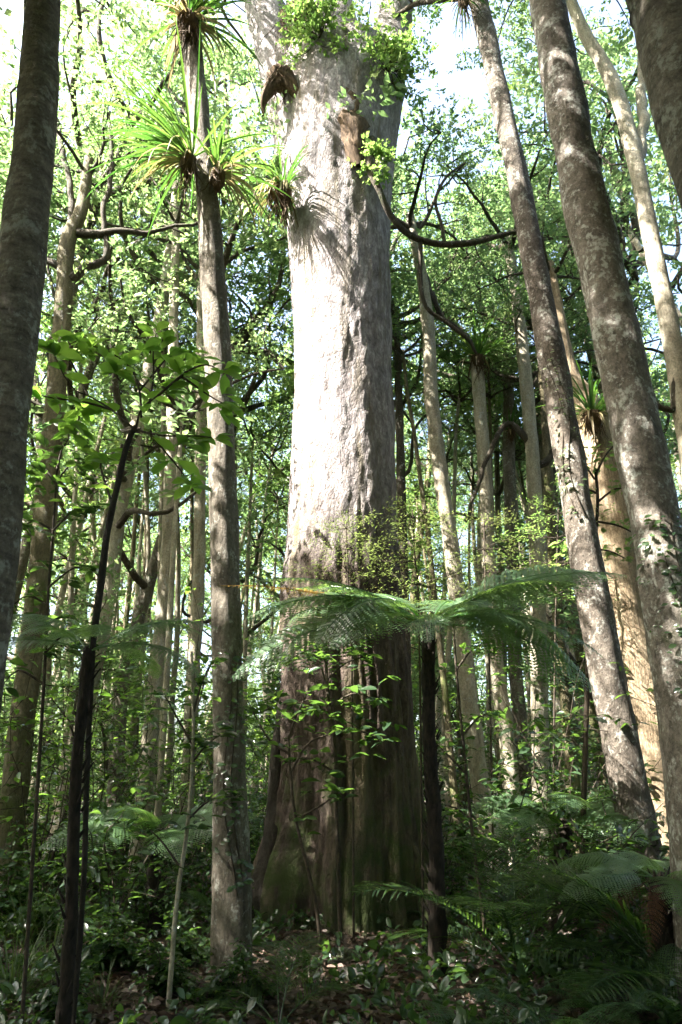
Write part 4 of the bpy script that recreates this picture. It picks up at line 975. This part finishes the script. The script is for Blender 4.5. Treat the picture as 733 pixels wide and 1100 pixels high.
# ================================================================== DISTANT FOREST (one mass)
def distant():
    rng = np.random.default_rng(5); mb = MB(); n = 2900
    y = rng.uniform(46, 80, n); x = rng.uniform(-1, 1, n) * (0.62 * y + 8); z = 26 * rng.random(n) ** 0.9 * (1 + .25 * np.sin(x * .4) * np.cos(y * .3))
    c = np.stack([x, y, z], 1)
    spray_leaves(mb, c, rand_dirs(n), 16, 1.7, .40, .55)
    n = 1500; y = rng.uniform(40, 52, n); x = rng.uniform(-1, 1, n) * (0.6 * y + 5); z = 11 * rng.random(n) ** 1.2       # its low skirt
    spray_leaves(mb, np.stack([x, y, z], 1), rand_dirs(n), 16, 1.3, .3, .55)
    n = 3400; a = rng.uniform(PI * .93, PI * 2.07, n); r = rng.uniform(19, 34, n); z = 21 * rng.random(n) ** .8           # the same forest behind the camera
    spray_leaves(mb, np.stack([r * np.cos(a), r * np.sin(a) + 6, z], 1), rand_dirs(n), 16, 1.7, .42, .6)
    n = 1500; a = rng.uniform(PI * .95, PI * 2.05, n); r = rng.uniform(6.5, 17, n); z = 6.5 * rng.random(n)
    spray_leaves(mb, np.stack([r * np.cos(a), r * np.sin(a) + 2.5, z], 1), rand_dirs(n), 16, 1.0, .26, .55)
    for sx in (-1, 1):
        n = 1300; y = rng.uniform(4, 44, n); x = sx * (0.60 * y + 9 + rng.uniform(0, 9, n)); z = 19 * rng.random(n) ** .8
        spray_leaves(mb, np.stack([x, y, z], 1), rand_dirs(n), 16, 1.7, .40, .6)
    tag(part('distant_forest', mb.mesh('distant_forest', M['canopy_leaf'])), 'far off mass of forest foliage closing the view', 'forest', kind='stuff')
distant()

# ================================================================== UNDERSTOREY SHRUBS
def shrub_kit(seed, h, n, leaf, lw, mat, spread=.5):
    rng = np.random.default_rng(seed); sm, lm = MB(), MB(); P_, A_, N_, L_ = [], [], [], []
    for k in range(n):
        a = rng.uniform(0, 6.28); path = crooked((0, 0, 0), (math.cos(a) * spread, math.sin(a) * spread, 1), h * rng.uniform(.5, 1.1), 9, .17, .02, rng)
        tube(sm, path, np.linspace(.011, .003, 10), 5)
        paths = [path]
        for q in range(4):
            i = rng.integers(3, 9); sb = crooked(path[i], norm(rng.normal(0, 1, 3) * np.array([1, 1, .4])), h * rng.uniform(.15, .4), 5, .2, 0, rng); tube(sm, sb, np.linspace(.005, .002, 6), 4); paths.append(sb)
        for pt in paths:
            for q in pt[2:]:
                for _ in range(3):
                    b = rng.uniform(0, 6.28); P_.append(q + rng.normal(0, .03, 3)); A_.append([math.cos(b), math.sin(b), rng.uniform(-.4, .35)]); N_.append(np.array([0, 0, 1]) + rng.normal(0, .35, 3)); L_.append(leaf * rng.uniform(.6, 1.25))
    leaf_broad(lm, np.array(P_), np.array(A_), np.array(N_), np.array(L_), np.array(L_) * lw, .25)
    return lm.mesh('foliage', M[mat]), sm.mesh('stem', M['twig'])
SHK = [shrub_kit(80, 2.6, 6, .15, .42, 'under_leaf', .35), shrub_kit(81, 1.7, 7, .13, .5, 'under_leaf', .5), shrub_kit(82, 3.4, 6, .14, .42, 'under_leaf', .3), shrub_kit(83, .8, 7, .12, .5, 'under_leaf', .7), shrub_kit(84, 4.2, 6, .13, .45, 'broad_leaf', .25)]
SHW = ['glossy shrub', 'bushy shrub', 'tall glossy shrub', 'low bright shrub', 'tall light green shrub']
cnt = {}
def place_shrub(x, y, k, sc, rz):
    pr = proj((x, y, .8)); zn = zone(pr[0]); key = (zn, k); cnt[key] = cnt.get(key, 0) + 1
    t = thing('understorey_shrub', '%s %s, %s of its kind there' % (SHW[k], zn, ORD[cnt[key] - 1]), 'shrub', (x, y, gz(x, y)), 'shrubs in the dim understorey', rz, sc)
    part('foliage', SHK[k][0], t); part('stem', SHK[k][1], t)
rng = np.random.default_rng(123); lst = []; tries = 0
while len(lst) < 150 and tries < 5000:
    tries += 1
    y = 8.6 + 18 * rng.random() ** 1.1; x = rng.uniform(-1, 1) * (.5 * y + 1)
    if abs(x - GBASE[0]) < 2.2 and y < 12: continue
    if all((x - a) ** 2 + (y - b) ** 2 > .8 ** 2 for a, b in lst): lst.append((x, y))
lst.sort(key=lambda c: c[1])
for x, y in lst:
    k = int(rng.choice([0, 1, 2, 3, 4], p=[.25, .2, .22, .08, .25])) if y > 10 else int(rng.choice([0, 1, 3]))
    place_shrub(x, y, k, rng.uniform(.75, 1.2), rng.uniform(0, 6.28))

# ================================================================== GROUND FERNS, PALMS, TUFTS
FW = {}
def ground_fern(x, y, n, sc, seed, label, lift=0.0):
    rng = np.random.default_rng(seed)
    t = thing('ground_fern', label, 'fern', (x, y, gz(x, y)), 'ferns on the forest floor')
    for k in range(n):
        part('frond', FR['g%d' % rng.integers(0, 3)], t, (0, 0, .02 + lift), (rng.normal(0, .1), rng.normal(0, .12), k * 2 * PI / n + rng.normal(0, .2)), sc * rng.uniform(.8, 1.1))
def gpt(px, py):
    v = (550 - py) / F; dz = SP + CP * v; dy = CP - SP * v; t = -EYE / dz
    return (px - 366.5) / F * t, dy * t
for i, (px, py, n, sc, lab) in enumerate([
    (500, 1165, 8, .62, 'bright fern along the bottom edge, right of the centre'), (600, 1150, 8, .75, 'fern with long fronds at bottom edge below the palm'), (415, 1165, 8, .5, 'fern at the bottom edge below the mossy rock'),
    (650, 1110, 8, .7, 'fern in the lower right below the spreading palm fronds'), (720, 1110, 8, .9, 'fern in the lower right corner of the photo'),
    (55, 985, 9, .95, 'fern at the left behind the grass tuft'), (120, 1000, 8, .8, 'fern right beside the dark sapling foot'), (20, 960, 9, 1.0, 'fern at the left edge under the mossy trunk'),
    (225, 985, 9, .8, 'fern just left of the lily bearing trunk foot'), (560, 975, 9, 1.0, 'fern by the pale trunks, left of the low tree fern'), (650, 970, 9, 1.1, 'fern behind the palm at right'), (700, 985, 8, 1.0, 'fern below the shaggy tree foot'),
    (420, 990, 7, .55, 'small fern at the right foot of the giant'), (505, 985, 8, .7, 'small fern right of the tree fern trunk'), (300, 985, 7, .6, 'small fern at the left foot of the giant'), (80, 950, 9, 1.1, 'fern behind the dark sapling, far left'), (160, 955, 9, 1.0, 'fern under the kinked pale trunk')]):
    x, y = gpt(px, py); ground_fern(x, y, n, sc, 900 + i, lab)
def palm_frond(seed, L, arch, n=34, pl=.55, w=.022, mat='under_leaf'):
    rng = np.random.default_rng(seed); mb = MB(); m = 20; p = np.zeros(3); path = [p.copy()]; tg = []
    for k in range(m):
        a = arch[0] + (arch[1] - arch[0]) * (k / m); d = np.array([math.cos(a), 0, math.sin(a)]); p = p + d * L / m; path.append(p.copy()); tg.append(d)
    tg.append(tg[-1]); path = np.array(path); tube(mb, path, np.linspace(.014, .003, m + 1), 5, tint=.4)
    for u in np.linspace(.25, .99, n):
        i = min(int(u * m), m - 1); q = path[i] + (path[i + 1] - path[i]) * (u * m - i); d = tg[i]; up = np.cross(d, (0, -1, 0)) * -1
        x = (u - .25) / .75; ll = pl * math.sin(PI * min(.98, .25 + .7 * x)) * L / 1.6
        for s in (-1, 1):
            strap(mb, q, norm(np.array([0, s, 0]) + d * .75 + np.array([0, 0, .15]) + rng.normal(0, .05, 3)), ll, w * L / 1.6, .6, rng.random(), 5, .2)
    return mb.mesh('frond', M[mat])
PF = [palm_frond(1, 1.7, (1.25, .05)), palm_frond(2, 1.9, (1.0, -.15)), palm_frond(3, 1.5, (.75, -.35))]
def palm(px, py, spec, sc, label):
    x, y = gpt(px, py); t = thing('young_palm', label, 'palm', (x, y, gz(x, y)), 'young feather palms on the forest floor')
    for k, (az, f, tl) in enumerate(spec):
        part('frond', PF[f], t, (0, 0, 0), (0, -tl, math.radians(az)), sc)
palm(560, 1062, [(140, 2, -.1), (100, 0, .1), (60, 1, 0), (20, 0, 0), (200, 1, 0), (250, 1, 0), (310, 2, 0), (350, 1, 0), (75, 0, .15)], .95, 'dark young palm with criss-crossing leaflets in the lower right')
palm(735, 1090, [(165, 1, .1), (195, 2, .1), (140, 0, 0), (100, 0, 0), (220, 2, 0), (60, 0, 0), (120, 1, 0), (180, 0, .05)], .95, 'young palm arching in from the right edge, lower corner')
palm(300, 1105, [(150, 2, 0), (100, 1, 0), (40, 2, 0), (70, 0, 0), (190, 2, -.1)], .5, 'small dark palm at the foot of the lily bearing trunk')
palm(70, 930, [(a, i % 3, 0) for i, a in enumerate(range(0, 360, 45))], 1.3, 'palm clump in the dim left behind the dark sapling')
palm(15, 930, [(a, i % 3, 0) for i, a in enumerate(range(20, 380, 45))], 1.1, 'palm clump at the far left edge behind ferns')
def tuft(px, py, n, L, label, seed):
    x, y = gpt(px, py); rng = np.random.default_rng(seed); mb = MB()
    for k in range(n):
        a = rng.uniform(0, 6.28); el = rng.uniform(.5, 1.5); r = rng.uniform(0, .12)
        strap(mb, (r * math.cos(a), r * math.sin(a), -.02), (math.cos(a) * math.cos(el), math.sin(a) * math.cos(el), math.sin(el)), L * rng.uniform(.5, 1.1), .011, rng.uniform(.8, 2.0), rng.random(), 8)
    tag(part('grass_tuft', mb.mesh('grass_tuft', M['grass']), None, (x, y, gz(x, y))), label, 'grass tuft', 'arching grass tufts')
for i, (px, py, n, L, lab) in enumerate([(10, 1080, 110, .8, 'big arching grass tuft in the lower left corner'), (50, 1060, 80, .7, 'grass tuft right of the corner tuft, before the dark sapling'), (28, 1020, 80, .7, 'grass tuft behind the lower left corner tuft'),
                                        (330, 1060, 30, .3, 'small grass tuft left of the mossy rock'), (110, 1085, 40, .35, 'small grass tuft at the bottom, right of the dark sapling')]):
    tuft(px, py, n, L, lab, 300 + i)
for i, (px, py, k, sc) in enumerate([(140, 1050, 3, .75), (185, 1075, 3, .7), (110, 1050, 3, .7), (225, 1085, 3, .6), (160, 1010, 1, .5), (60, 1110, 3, .6), (205, 1040, 3, .65), (440, 985, 3, .7), (490, 975, 1, .6), (600, 1060, 3, .8), (690, 1060, 3, .9), (540, 1000, 3, .6), (280, 1080, 3, .5), (655, 1020, 1, .6), (15, 1000, 1, .7), (100, 975, 1, .8), (190, 965, 1, .7), (40, 940, 0, .8), (130, 930, 0, .8), (215, 930, 1, 1.0), (700, 1010, 1, .7), (460, 950, 0, .6)]):
    x, y = gpt(px, py); pass
    place_shrub(x, y, k, sc, i * 1.1)

# mossy rock, fallen branch
def rock(px, py, r, label, seed):
    x, y = gpt(px, py); nu, nv = 28, 16; V = []
    for i in range(nv + 1):
        for j in range(nu):
            th = PI * i / nv; ph = 2 * PI * j / nu; d = np.array([math.sin(th) * math.cos(ph), math.sin(th) * math.sin(ph), math.cos(th)])
            k = 1 + .35 * mnoise.noise(Vector(d * 1.3) + Vector((seed, 0, 0))) + .12 * mnoise.noise(Vector(d * 4) + Vector((seed, 0, 0)))
            V.append(d * k * r * np.array([1.25, .9, .6]))
    q = [[i * nu + j, i * nu + (j + 1) % nu, (i + 1) * nu + (j + 1) % nu, (i + 1) * nu + j] for i in range(nv) for j in range(nu)]
    mb = MB(); mb.add(np.array(V), None, q)
    tag(part('rock', mb.mesh('rock', M['rock']), None, (x, y, gz(x, y) + r * .2)), label, 'rock')
rock(384, 1056, .13, 'small mossy rock in a sun patch near the bottom centre', 3)
rock(372, 1026, .10, 'small pale rock half buried in leaves above the mossy one', 9)
def fallen(label, a, b, r, seed):
    rng = np.random.default_rng(seed); x0, y0 = gpt(*a); x1, y1 = gpt(*b)
    q = [np.array([x0 + (x1 - x0) * u, y0 + (y1 - y0) * u, 0]) for u in np.linspace(0, 1, 7)]
    for k in q: k[2] = gz(k[0], k[1]) + r * .8; k[:2] += rng.normal(0, .04, 2)
    base = q[0].copy(); sp_, sr_ = smooth_path([k - base for k in q], np.linspace(r, r * .5, 7), .08)
    mb = MB(); tube(mb, sp_, sr_, 9, .2, 5)
    tag(part('fallen_branch', mb.mesh('fallen_branch', M['limb_bark']), None, base), label, 'branch', 'fallen branches')
fallen('fallen branch lying in leaf litter at the centre bottom', (350, 1045), (420, 1010), .035, 1)
fallen('fallen branch in the litter left of the lily bearing trunk', (120, 985), (215, 960), .04, 2)
fallen('fallen branch under the dark palm in the lower right', (520, 1030), (610, 1000), .03, 3)

# leaf litter and ground cover
def litter():
    rng = np.random.default_rng(17); n = 34000
    y = 2.2 + 13 * rng.random(n) ** 1.4; x = rng.uniform(-1, 1, n) * (.52 * y + .6)
    z = np.array([gz(a, b) for a, b in zip(x, y)]) + rng.uniform(.004, .05, n)
    mb = MB(); L = rng.uniform(.04, .12, n)
    leaf_broad(mb, np.stack([x, y, z], 1), rand_dirs(n, -.3, .4), np.array([0, 0, 1]) + rng.normal(0, .6, (n, 3)), L, L * rng.uniform(.35, .6, n), .1, .3)
    tag(part('leaf_litter', mb.mesh('leaf_litter', M['litter'])), 'brown and pale fallen leaves covering the forest floor', 'leaf litter', kind='stuff')
    n = 3600; y = 3.2 + 18 * rng.random(n) ** 1.1; x = rng.uniform(-1, 1, n) * (.54 * y + .6)
    keep = np.array([mnoise.noise((a * .7, b * .7, 4.4)) + (.25 if a < -.9 else .1) > -.02 for a, b in zip(x, y)]); x, y = x[keep], y[keep]
    c = np.stack([x, y, np.array([gz(a, b) for a, b in zip(x, y)]) + .05], 1); mb = MB()
    spray_leaves(mb, c, np.tile([0, 0, 1.0], (len(c), 1)), 9, .22, .085, .55, kind='broad')
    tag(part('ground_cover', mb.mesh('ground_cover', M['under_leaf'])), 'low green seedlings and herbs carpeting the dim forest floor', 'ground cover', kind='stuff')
litter()
